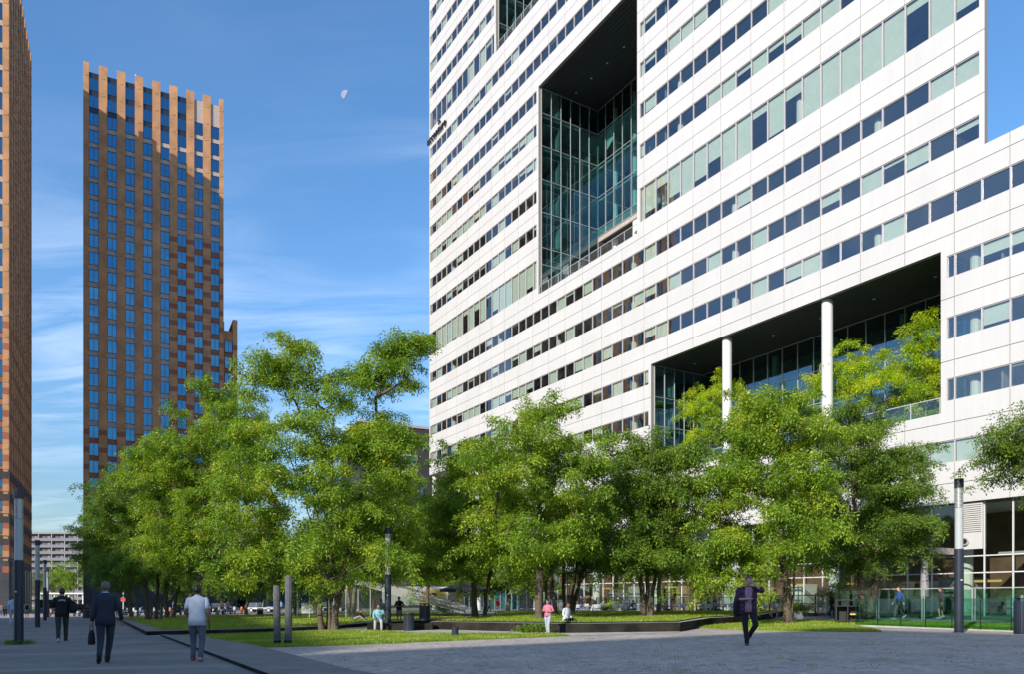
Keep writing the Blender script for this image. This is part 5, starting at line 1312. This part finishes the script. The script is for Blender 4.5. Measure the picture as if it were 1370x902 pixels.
# people by the lawn
def seated(dz, lean=.05): return dict(pelvis=(0, 0, .52 + dz), waist=(0, .02, .68 + dz), chest=(0, .06 + lean, .89 + dz), neck=(0, .08 + lean, 1.07 + dz), head=(0, .12 + lean, 1.17 + dz), shL=(-.19, .06 + lean, 1.01 + dz), shR=(.19, .06 + lean, 1.01 + dz),
    hipL=(-.10, 0, .50 + dz), hipR=(.10, 0, .50 + dz), knL=(-.15, .42, .52 + dz), knR=(.15, .42, .52 + dz), anL=(-.16, .40, .09), anR=(.17, .42, .09))
ps = seated(0, .1); ps.update(elL=(-.26, .16, .80), wrL=(-.10, .30, .92), elR=(.26, .18, .78), wrR=(.20, .40, .62))
P5 = gp(507, 845); person(P5, math.pi + .1, 'seated man in a light blue sweater and pale trousers eating by the lamp column', 1.74, 1, 'red', (.20, .42, .48), (.42, .40, .40), (.4, .4, .4), pose=ps)
e = empty('stone_block', P5 + Vector((0, .15, 0)), 0, label='low stone edge the man in light blue sits on', cat='seat'); b = MB(); b.box(-.6, 2.6, -.05, .5, -.1, .36); b.build('block', M_BLACKST, e)
P6 = at(534, 49, up=0); person(P6, math.pi - .2, 'standing man in a black hoodie and grey shorts behind the litter bin', hgt(37, 49), 1, 'black', (.010, .010, .012), (.20, .19, .18), (.03, .03, .03), shorts=True, pose=dict(elL=(-.32, -.02, 1.18), wrL=(-.14, .14, 1.12), elR=(.30, -.02, 1.18), wrR=(.05, .2, 1.15)))
P7 = at(510, 46, up=0); person(P7, math.pi, 'woman with long dark hair in a pale blue dress beside the lamp column', 1.62, 1, 'black', (.28, .34, .42), (.3, .3, .35), (.03, .03, .03), long_hair=True, dress=True, sleeves='short')
ps = dict(pelvis=(0, 0, .14), waist=(0, .08, .27), chest=(0, .22, .43), neck=(0, .34, .55), head=(0, .42, .62), shL=(-.18, .27, .52), shR=(.18, .27, .52), elL=(-.2, .5, .35), elR=(.2, .5, .35), wrL=(-.12, .72, .22), wrR=(.12, .72, .22), hipL=(-.1, 0, .13), hipR=(.1, 0, .13), knL=(-.2, .4, .30), knR=(.2, .4, .30), anL=(-.15, .75, .07), anR=(.15, .75, .07))
P8 = at(474, 50, up=.2); person(P8, -math.pi / 2, 'person in black sitting on the lawn bent forward over outstretched legs', 1.75, 0, 'black', (.010, .010, .012), (.25, .24, .25), (.35, .35, .36), pose=ps)
P9 = gp(733, 849.5); person(P9, math.pi + .9 - 1.4, 'man in a pink shirt and light jeans standing in front of the straight tree trunk', hgt(47.5, P9.y), 1, 'black', (.50, .16, .22), (.36, .42, .50), (.4, .4, .4), stride=.10, width=1.08, pose=dict(elL=(-.28, -.06, 1.17), wrL=(-.12, .15, 1.15), elR=(.28, -.06, 1.17), wrR=(.16, .18, 1.15)))
backpack(P9, math.pi - .5, 1.0, (.05, .07, .11), 'slate blue backpack on the back of the man in the pink shirt', 1.2)
ps = seated(.0, -.02); ps.update(elL=(-.24, .02, .78), wrL=(-.15, .22, .60), elR=(.24, .02, .78), wrR=(.15, .22, .62), knR=(.05, .42, .60), anR=(-.05, .62, .30))
P10 = gp(757, 846.5); person(P10, math.pi - .9 + 1.8, 'man in a white shirt and black trousers sitting on the retaining wall edge', 1.75, 2, 'black', (.55, .56, .60), (.012, .012, .015), (.012, .012, .013), pose=ps)
e = empty('concrete_seat', gp(760, 846) + Vector((0, .05, 0)), .0, label='small pale concrete bench against the dark wall under the seated man', cat='bench'); b = MB(); b.box(-.35, .45, -.12, .35, -.05, .44); b.build('block', M_CONC, e)
TOP_ = [
 (778, 823, 26, math.pi / 2, 'man in a black jacket and blue jeans walking past the cafe door', 'black', (.012, .012, .014), (.05, .11, .22), .25, {}),
 (793, 823.5, 25, math.pi / 2 + .4, 'blonde woman in a dark top and pale jeans walking by the cafe', 'blond', (.03, .03, .035), (.42, .45, .50), .20, dict(long_hair=True)),
 (827, 824, 25, math.pi, 'woman in a black top and white skirt beside the menu board', 'black', (.012, .012, .014), (.50, .52, .56), 0, dict(skirt=True)),
 (666, 821, 20, 0, 'person in a red jacket standing by the far cafe window', 'brown', (.42, .02, .025), (.25, .24, .26), 0, {}),
 (947, 826, 31, math.pi / 2, 'person in a green vest and black trousers walking behind the drooping branches', 'brown', (.10, .22, .04), (.012, .012, .014), .28, {}),
 (956, 826, 30, math.pi / 2, 'person in a dark blue jacket walking next to the one in green', 'black', (.03, .05, .09), (.04, .09, .17), -.25, {}),
 (1036, 827, 38, -math.pi / 2 + .3, 'man in a grey jacket and light shorts walking beside the locust trunk', 'black', (.10, .11, .125), (.42, .46, .42), .26, dict(shorts=True)),
 (1112, 827.5, 36, -math.pi / 2, 'young person in black with a pink bag walking past the terrace chairs', 'brown', (.012, .012, .014), (.03, .03, .035), .25, {}),
 (1203, 829, 44, math.pi / 2, 'man in a bright blue jacket walking behind the glass balustrade', 'brown', (.02, .06, .19), (.06, .055, .05), .28, {}),
 (1259, 828, 42, math.pi / 2 - .3, 'woman with long wavy hair in a dark dress behind the glass balustrade', 'brown', (.03, .03, .032), (.05, .05, .05), .08, dict(long_hair=True, skirt=True)),
 (17, 838, 41, AWAY, 'man in a light blue shirt and pale trousers walking behind the nearest left lamp column', 'black', (.38, .48, .62), (.42, .48, .52), .12, dict(sleeves='long')),
 (36, 828.5, 23, AWAY, 'woman in a pale coat with a black backpack between the left lamp columns', 'black', (.30, .29, .25), (.3, .29, .25), .05, dict(skirt=True)),
 (592, 823, 20, math.pi, 'person in purple standing by the open black parasol', 'black', (.16, .05, .22), (.03, .03, .04), 0, {}),
 (599, 823, 21, 1.0, 'person in a pale top just left of the open black parasol', 'brown', (.45, .42, .38), (.05, .06, .1), .1, {}),
 (606, 823.5, 20, 2.2, 'person in black under the edge of the open black parasol', 'black', (.02, .02, .025), (.03, .03, .035), .1, {}),
 (655, 822, 19, 1.5, 'person in a white top walking between the far trunks', 'black', (.55, .54, .52), (.03, .04, .07), .2, {}),
 (376, 821, 17, .4, 'person in a light blue top beyond the timber posts', 'brown', (.25, .38, .52), (.04, .05, .08), .1, {}),
 (417, 821, 18, 2.6, 'person in a salmon top beside the white utility cabinet', 'brown', (.55, .28, .2), (.04, .04, .05), .1, {}),
 (424, 821, 17, 2.9, 'person in grey right of the white utility cabinet', 'black', (.2, .2, .22), (.05, .06, .09), 0, {}),
 (232, 821, 16, 1.2, 'person in blue walking past the parked scooters', 'black', (.08, .16, .32), (.03, .03, .04), .2, {}),
 (297, 821, 17, .6, 'person in a cream top standing among the parked scooters', 'brown', (.5, .46, .38), (.06, .08, .12), .1, {}),
 (305, 821, 17, .2, 'person in a pink top standing among the parked scooters', 'blond', (.5, .25, .25), (.1, .12, .18), .1, {}),
 (2.5, 826, 18, AWAY, 'distant walker in blue jeans at the far left edge', 'brown', (.25, .13, .12), (.05, .09, .16), .1, {}),
 (7, 826, 20, AWAY, 'distant blond walker in a beige top at the far left edge', 'blond', (.45, .30, .22), (.03, .03, .04), .1, {}),
]
for (px, py, hp_, rz, lab, hair, tc1, tc2, st, kw) in TOP_:
    Y = 1.72 * F / hp_; p = at(px, Y, py)
    person(p, rz, lab, 1.72, R.choice([0, 1]), hair, tc1, tc2, (.3, .3, .3), stride=st, **kw)
pb = at(36, 1.72 * F / 23, 828.5); backpack(pb, AWAY, .97, (.012, .012, .014), 'black backpack on the woman in the pale coat')
pb = at(1112, 1.72 * F / 36, 827.5); backpack(pb, -math.pi / 2, .97, (.50, .30, .27), 'dusty pink backpack on the young person in black', 1.15)
pb = at(793, 1.72 * F / 25, 823.5); backpack(pb, math.pi / 2 + .4, .97, (.02, .02, .02), 'black backpack on the blonde woman')

# ---------------------------------------------------------------- cafe terrace furniture
def director_chair():
    r = empty('terrace_chair')
    b = MB(); b.box(-.23, .23, -.2, .22, .44, .46); b.build('seat', M_CANVAS, r)
    b = MB(); b.box(-.24, .24, -.245, -.225, .62, .92); b.build('backrest', M_CANVAS, r)
    for sx in (-1, 1):
        b = MB(); b.tube([(sx * .25, -.22, 0), (sx * .25, .22, .44)], .014, 5); b.tube([(sx * .25, .22, 0), (sx * .25, -.22, .44)], .014, 5); b.build('leg', M_ALU, r)
        b = MB(); b.box(sx * .25 - .02, sx * .25 + .02, -.24, .24, .63, .65); b.tube([(sx * .25, -.235, .44), (sx * .25, -.235, .93)], .013, 5); b.tube([(sx * .25, .2, .44), (sx * .25, .2, .63)], .013, 5); b.build('armrest', M_ALU, r)
    b = MB(); b.tube([(-.24, .18, .03), (.24, .18, .42)], .012, 5); b.tube([(.24, .18, .03), (-.24, .18, .42)], .012, 5); b.build('cross_brace', M_ALU, r)
    return r
def cafe_table():
    r = empty('terrace_table')
    b = MB(); b.box(-.4, .4, -.4, .4, .72, .75); b.build('table_top', mat('table_wood', (.16, .10, .07), .6), r)
    b = MB(); b.cyl(0, 0, .02, .72, .03, 8); b.build('stem', M_DARKM, r); b = MB(); b.box(-.25, .25, -.25, .25, 0, .02); b.build('foot', M_DARKM, r)
    return r
ch0 = director_chair(); tb0 = cafe_table(); first = [True, True]
tt = -62.0; i = 0
words_ = ['first', 'second', 'third', 'fourth', 'fifth', 'sixth', 'seventh', 'eighth', 'ninth', 'tenth', 'eleventh', 'twelfth', 'thirteenth']
k = 0
while tt < -32.5:
    for rw, dd in (('front', -9.2), ('rear', -5.8)):
        p = fp(tt + (1.1 if rw == 'rear' else 0), dd); p.z = gz(p.x) + .03
        t_ = tb0 if first[0] else copy_tree(tb0); first[0] = False
        t_.location = p; t_.rotation_euler = (0, 0, -1.026); tag(t_, label='%s table from the left in the %s row of the cafe terrace' % (words_[k], rw), cat='table', group='tables on the cafe terrace')
        for sx in (-1, 1):
            c_ = ch0 if first[1] else copy_tree(ch0); first[1] = False
            q = p + TD1 * (sx * .75) + TD2 * R.uniform(-.1, .1); c_.location = q; c_.rotation_euler = (0, 0, -1.026 + (math.pi / 2 if sx < 0 else -math.pi / 2) * -1 + R.uniform(-.2, .2))
            tag(c_, label='folding chair %s of the %s table from the left, %s terrace row' % ('left' if sx < 0 else 'right', words_[k], rw), cat='chair', group='folding chairs on the cafe terrace')
    tt += 2.6; k += 1
seat_cols = [((.45, .1, .08), 'red'), ((.5, .48, .45), 'cream'), ((.04, .05, .09), 'navy'), ((.12, .25, .4), 'blue'), ((.02, .02, .02), 'black'), ((.3, .32, .2), 'olive'), ((.55, .55, .56), 'white'), ((.3, .28, .3), 'grey'), ((.5, .3, .12), 'ochre')]
for i, kk in enumerate((0, 1, 2, 4, 5, 7, 8, 9, 10)):
    sx = -1 if i % 2 else 1; q = fp(-62.0 + 2.6 * kk, -9.2) + TD1 * (sx * .78); q.z = gz(q.x) + .03
    ps = seated(0, 0); ps.update(elL=(-.24, .12, .82), wrL=(-.14, .34, .80), elR=(.24, .12, .82), wrR=(.14, .34, .80))
    person(q, -1.026 + (math.pi / 2 if sx > 0 else -math.pi / 2), 'person in a %s top seated %s of the %s front terrace table from left' % (seat_cols[i][1], 'left' if sx < 0 else 'right', words_[kk]), 1.72, i % 3 % 2, ['black', 'brown', 'blond'][i % 3], seat_cols[i][0], (.04, .05, .08), (.3, .3, .3), pose=ps, long_hair=(i % 3 == 2))
# black frames and counter of the terrace
def terrace_rail(t0, t1, d, label, z=1.25):
    p = fp(t0, d); e = empty('terrace_screen', (p.x, p.y, gz(p.x)), math.atan2(-.855, .518), label=label, cat='screen')
    L = t1 - t0; n = max(2, int(L / 2)); b = MB()
    for k in range(n + 1): b.box(L * k / n - .04, L * k / n + .04, -.04, .04, 0, z)
    b.box(0, L, -.035, .035, z + .001, z + .07); b.box(0, L, -.03, .03, z * .62, z * .62 + .05); b.build('frame', M_DARKM, e)
    b = MB(); b.box(.05, L - .05, -.01, .01, z * .66, z - .02); b.build('glass_infill', M_CLEAR, e)
    b = MB(); b.box(0, L, -.2, .2, 0, .3); b.build('planter_base', M_DARKM, e)
terrace_rail(-66, -60.5, -7.6, 'black framed wind screen at the left end of the cafe terrace', 1.9)
terrace_rail(-60, -42, -4.0, 'long black rail between the terrace chairs and the cafe windows', 1.5)
terrace_rail(-41, -31, -4.0, 'black rail at the right end of the cafe terrace', 1.5)
cp = gp(1134, 832.5, .1); e = empty('serving_counter', cp, -.3, label='black open serving cabinet beside the left end of the glass balustrade', cat='cabinet')
b = MB()
for (x0, x1, y0, y1, z0, z1) in ((-.6, .6, -.3, .3, 1.08, 1.14), (-.6, -.54, -.3, .3, 0, 1.08), (.5, .56, -.3, .3, 0, 1.08), (-.54, .5, .24, .3, 0, .8), (-.05, .0, -.3, .24, 0, .78), (-.54, .5, -.3, .24, .78, .82), (-.54, .5, -.3, .24, .02, .08)): b.box(x0, x1, y0, y1, z0, z1)
b.build('cabinet', M_BLK, e); b = MB(); b.box(.1, .4, -.2, .1, .35, .42); b.build('tray', mat('tray_yellow', (.6, .45, .12), .5), e)
# planters
def planter(p, s, lab, h, m_leaf, seed, box=M_WHITE, r=.35, hh=.5):
    e = empty('planter', p, 0, label=lab, cat='planter')
    b = MB(); b.box(-.28 * s, .28 * s, -.28 * s, .28 * s, 0, hh * s); b.build('pot', box, e)
    rs_ = np.random.RandomState(seed); cs = [(rs_.randn() * r, rs_.randn() * r, hh * s + h * (.25 + .75 * rs_.rand())) for _ in range(34)]
    b = MB()
    for c_ in cs[:10]: b.tube([(0, 0, hh * s - .1), c_], .012, 3)
    b.build('stem', M_BARK, e)
    tri_obj('foliage', spray_cloud(26, cs, [.26] * 34, .20, rs_, .8, -.1), 4, m_leaf, e)
planter(at(820, 66, 824), 1.0, 'white planter with a yellow green plant left of the woman in the white skirt', .5, M_LEAFY, 61)
planter(at(1066, 47, 829), 1.0, 'white box planter with a small round shrub right of the drooping tree trunk', .25, M_LEAFD, 62)
planter(at(1120, 50, 828), 1.0, 'olive shrub in a pot behind the serving cabinet', 1.7, M_LEAFO, 63, M_GREYB, .55)
planter(at(1140, 51, 828), 1.0, 'second olive shrub in a pot right of the serving cabinet', 1.5, M_LEAFO, 64, M_GREYB, .5)
planter(at(1178, 50, 829), 1.0, 'olive shrub in a pot behind the left part of the glass balustrade', 1.9, M_LEAFO, 65, M_GREYB, .55)
planter(at(592, 66, 824), 1.0, 'low green planter at the end of the glass wedge', .5, M_LEAF, 66, M_GREYB)
# folded parasols
M_UMB = fabric('parasol_grey', (.30, .28, .30))
for px, Y, ytop, ybot, lab in ((1000, 52, 752, 806, 'closed grey parasol behind the drooping tree'), (1127, 51, 750, 800, 'closed pale grey parasol above the olive shrubs'), (1237, 46, 733, 800, 'closed grey parasol behind the glass balustrade')):
    p = at(px, Y); e = empty('folded_parasol', p, 0, label=lab, cat='parasol', group='closed parasols on the cafe terrace')
    zt = CAM_H + (HOR - ytop) * Y / F - p.z; zb = CAM_H + (HOR - ybot) * Y / F - p.z
    b = MB(); b.cyl(0, 0, 0, zt, .03, 8); b.build('pole', M_DARKM, e)
    b = MB(); n = 20; rings = []
    for f_, rr in ((0, .06), (.08, .10), (.3, .17), (.6, .22), (.85, .26), (1, .24)):
        rings.append((zt + .05 - (zt - zb) * f_, rr))
    base = len(b.v)
    for z, rr in rings:
        for j in range(n):
            a = 2 * math.pi * j / n; q = rr * (1 if j % 2 else .68); b.v.append((q * math.cos(a), q * math.sin(a), z))
    for k in range(len(rings) - 1):
        for j in range(n): b.f.append((k * n + j, k * n + (j + 1) % n, (k + 1) * n + (j + 1) % n, (k + 1) * n + j)); b.m.append(0)
    b.build('canopy', M_UMB, e, smooth=True); b = MB(); b.cyl(0, 0, 0, .12, .35, 12); b.build('foot', M_DARKM, e)
p = at(622, 70); e = empty('open_parasol', p, 0, label='wide open black parasol at the far cafe behind the trees', cat='parasol')
b = MB(); b.cyl(0, 0, 0, 2.9, .04, 8); b.build('pole', M_DARKM, e)
b = MB(); n = 8
rg = [((0, 0, 3.05), (.05, 0, 0), (0, .05, 0)), ((0, 0, 2.45), (2.3, 0, 0), (0, 2.3, 0)), ((0, 0, 2.2), (2.3, 0, 0), (0, 2.3, 0))]; b.loft(rg, n, cap=False); b.build('canopy', mat('parasol_black', (.02, .02, .028), .8), e)
# menu board
p = at(837, 66, 824); e = empty('menu_board', p, 0, label='black chalk menu board standing on the cafe terrace', cat='sign')
b = MB(); b.box(-.38, .38, -.03, .03, .05, 1.35); b.build('panel', mat('chalkboard', (.03, .035, .045), .6), e)
b = MB()
for k in range(9):
    x = -.3
    while x < .25:
        w_ = R.uniform(.04, .13); b.box(x, min(x + w_, .3), -.034, -.031, 1.2 - k * .125, 1.225 - k * .125); x += w_ + .03
b.build('chalk_lines', mat('chalk', (.45, .48, .52), .9), e)
b = MB(); b.box(-.4, -.38, -.04, .04, 0, 1.38); b.box(.38, .4, -.04, .04, 0, 1.38); b.build('frame', M_DARKM, e)
# banners behind the wedge
p = at(555, 78); e = empty('poster_wall', p, ang, label='white and yellow poster panels with a round green mark behind the glass wedge', cat='poster')
b = MB(); b.box(-3.4, 3.6, 0, .1, 1.0, 2.9); b.build('panel', M_WHITE, e)
b = MB(); b.poly([(.3, -.02, 1.2), (3.4, -.02, 1.1), (3.4, -.02, 2.7), (1.0, -.02, 2.5)]); b.poly([(-3, -.02, 3.0), (-2, -.02, 3.0), (-1.4, -.02, 2.2)], 1); b.poly([(-1.2, -.02, 2.0), (-.4, -.02, 1.8), (-.5, -.02, 2.9)], 1)
b.build('print', [mat('poster_yellow', (.6, .42, .10), .7), mat('poster_orange', (.7, .25, .06), .7)], e)
b = MB(); b.tube([(2.0, -.03, 1.9), (2.0, -.06, 1.9)], .38, 18, 0); b.tube([(2.0, -.06, 1.9), (2.0, -.08, 1.9)], .2, 14, 1); b.build('round_mark', [M_BLK, mat('mark_green', (.1, .3, .12), .7)], e)

# ---------------------------------------------------------------- scooters, cars, cycles on the far road
def scooter(col):
    r = empty('motor_scooter'); m = mat('scooter_paint', col, .3, coat=.5)
    for y in (-.62, .62):
        b = MB(); b.tube([(-.05, y, .25), (.05, y, .25)], .25, 16); o = b.build('wheel', M_RUBBER, r)
        b = MB(); b.tube([(-.055, y, .25), (.055, y, .25)], .13, 12); b.build('rim', M_ALU, o)
    b = MB(); b.loft([((0, -.75, .62), (.10, 0, 0), (0, .02, .10)), ((0, -.5, .58), (.17, 0, 0), (0, 0, .16)), ((0, -.15, .50), (.17, 0, 0), (0, 0, .16)), ((0, .0, .34), (.15, 0, 0), (0, 0, .06)), ((0, .35, .34), (.15, 0, 0), (0, 0, .06)), ((0, .42, .55), (.17, 0, 0), (0, .08, .05)), ((0, .38, .95), (.14, 0, 0), (0, .07, .04))], 12); b.build('body', m, r, smooth=True)
    b = MB(); b.loft([((0, -.8, .78), (.10, 0, 0), (0, 0, .04)), ((0, -.5, .78), (.15, 0, 0), (0, 0, .06)), ((0, -.05, .74), (.12, 0, 0), (0, 0, .05))], 10); b.build('saddle', M_BLK, r)
    b = MB(); b.tube([(-.32, .33, 1.02), (0, .38, 1.0), (.32, .33, 1.02)], .02, 6); b.tube([(-.25, .35, 1.02), (-.3, .38, 1.22)], .01, 4); b.tube([(.25, .35, 1.02), (.3, .38, 1.22)], .01, 4); b.ball((-.3, .38, 1.24), .06); b.ball((.3, .38, 1.24), .06); b.build('handlebar', M_BLK, r)
    b = MB(); b.loft([((0, .46, .88), (.07, 0, 0), (0, 0, .06)), ((0, .52, .88), (.06, 0, 0), (0, 0, .05))], 10); b.build('headlight', M_WHITE, r)
    b = MB(); b.tube([(0, .62, .25), (0, .45, .6)], .035, 6); b.build('fork', M_ALU, r)
    return r
protos = [scooter((.55, .56, .58)), scooter((.02, .02, .025)), scooter((.5, .12, .03)), scooter((.10, .16, .3))]; used = [0, 0, 0, 0]
cw = ['white', 'black', 'orange red', 'blue grey']; cnt = [0] * 4
seq = [(103, 1.0, 0), (72, 1.0, 2)] + [(162 + 9.5 * k, 1.0, [0, 1, 0, 3, 1, 0, 0, 2, 1, 3, 0, 2, 0, 1, 0, 3, 0, 2][k]) for k in range(18)]
for i, (px, s_, c_) in enumerate(seq):
    o = protos[c_] if not used[c_] else copy_tree(protos[c_]); used[c_] = 1
    o.location = at(px, 99 + R.uniform(-1, 2)); o.rotation_euler = (0, 0, math.pi + R.uniform(-.5, .5)); cnt[c_] += 1
    tag(o, label='%s scooter, %s of that colour from the left beyond the lawn' % (cw[c_], words_[cnt[c_] - 1]), cat='scooter', group='scooters parked beyond the lawn')
def car(loc, rz, col, label, name='parked_car', van=False):
    r = empty(name, loc, rz, label=label, cat='van' if van else 'car', group='vehicles on the far road'); m = mat('car_paint', col, .25, coat=.8)
    hw, L, h1, h2 = .88, 2.15, .85, 1.45
    if van: L, h2 = 2.5, 2.2
    b = MB(); b.loft([((-L, 0, .55), (0, hw * .9, 0), (0, 0, .22)), ((-L + .15, 0, .58), (0, hw, 0), (0, 0, .30)), ((0, 0, .58), (0, hw, 0), (0, 0, .32)), ((L - .3, 0, .55), (0, hw, 0), (0, 0, .28)), ((L, 0, .48), (0, hw * .85, 0), (0, 0, .18))], 16); b.build('body', m, r, smooth=True)
    b = MB(); x0, x1 = (-L + .2, .9) if not van else (-L + .05, 1.5)
    b.poly([(x0, -hw * .93, h1 - .05), (x1, -hw * .93, h1 - .05), (x1 - .5, -hw * .78, h2), (x0 + .3, -hw * .78, h2)]); b.poly([(x0, hw * .93, h1 - .05), (x1, hw * .93, h1 - .05), (x1 - .5, hw * .78, h2), (x0 + .3, hw * .78, h2)][::-1])
    b.poly([(x1, -hw * .93, h1 - .05), (x1, hw * .93, h1 - .05), (x1 - .5, hw * .78, h2), (x1 - .5, -hw * .78, h2)]); b.poly([(x0, -hw * .93, h1 - .05), (x0, hw * .93, h1 - .05), (x0 + .3, hw * .78, h2), (x0 + .3, -hw * .78, h2)][::-1])
    b.poly([(x0 + .3, -hw * .78, h2), (x1 - .5, -hw * .78, h2), (x1 - .5, hw * .78, h2), (x0 + .3, hw * .78, h2)], 1); b.build('cabin_glass', [mat('car_window', (.02, .03, .04), .08, spec=1), m], r)
    b = MB()
    for xx in (x0 + .25, (x0 + x1) / 2, x1 - .45):
        for sy in (-1, 1): b.tube([(xx - .1, sy * hw * .94, h1 - .05), (xx, sy * hw * .79, h2 + .01)], .035, 5)
    b.build('pillar', m, r)
    for x in (-L * .62, L * .62):
        for sy in (-1, 1):
            b = MB(); b.tube([(x, sy * (hw - .18), .32), (x, sy * (hw + .01), .32)], .32, 16); o = b.build('wheel', M_RUBBER, r); b = MB(); b.tube([(x, sy * hw, .32), (x, sy * (hw + .02), .32)], .2, 12); b.build('rim', M_ALU, o)
    for sy in (-1, 1):
        b = MB(); b.ball((L - .08, sy * .6, .62), .1, sc=(.6, 1.3, .8)); b.build('headlight', M_WHITE, r)
car(at(72, 132), 0, (.55, .57, .6), 'pale van passing at the end of the path', 'passing_van', True)
car(at(116, 128), .1, (.03, .03, .035), 'dark car parked at the end of the path beside the tower')
car(at(350, 118), 0, (.5, .5, .52), 'silver car parked beyond the lawn left of the timber posts')
car(at(445, 116), 0, (.05, .06, .09), 'dark blue car parked beyond the trunks of the tallest tree')
car(at(300, 122), 0, (.05, .05, .05), 'black car parked beyond the scooters')
# signs / posts on the street
for px, Y, h, lab in ((399, 95, 3.6, 'white street pole with a green sign behind the timber posts'), (165, 104, 3.4, 'white pole with a red band at the road side')):
    e = empty('street_sign', at(px, Y), 0, label=lab, cat='sign'); b = MB(); b.cyl(0, 0, 0, h, .07, 8); b.build('pole', M_WHITE, e)
    b = MB(); b.box(-.3, .3, -.1, -.06, h * .55, h * .55 + .5); b.build('plate', mat('plate_paint', (.04, .22, .12) if px == 399 else (.5, .05, .04), .5), e)
e = empty('utility_box', at(412, 92), 0, label='white utility cabinet beyond the lawn right of the street pole', cat='cabinet'); b = MB(); b.box(-.7, .7, -.3, .3, 0, 1.3); b.build('cabinet', M_WHITE, e); b = MB(); b.box(-.75, .75, -.35, .35, 1.3, 1.36); b.build('lid', M_CONC, e)
# viaduct-like white frame and hedge in front of the far flats
e = empty('bus_shelter', at(92, 215), 0, label='white post and beam shelter far down the street', cat='shelter')
b = MB(); b.box(-9, 8, 0, 1.6, 3.7, 4.1); b.build('roof', M_WHITE, e)
for k in range(5):
    b = MB(); b.box(-8.5 + 4 * k, -8.2 + 4 * k, .5, .8, -1, 3.7); b.build('post', M_WHITE, e)
sheet('verge', [Vector((-58, 150, 0)), Vector((-30, 150, 0)), Vector((-30, 200, 0)), Vector((-150, 230, 0)), Vector((-150, 160, 0))], .02, M_TURF)
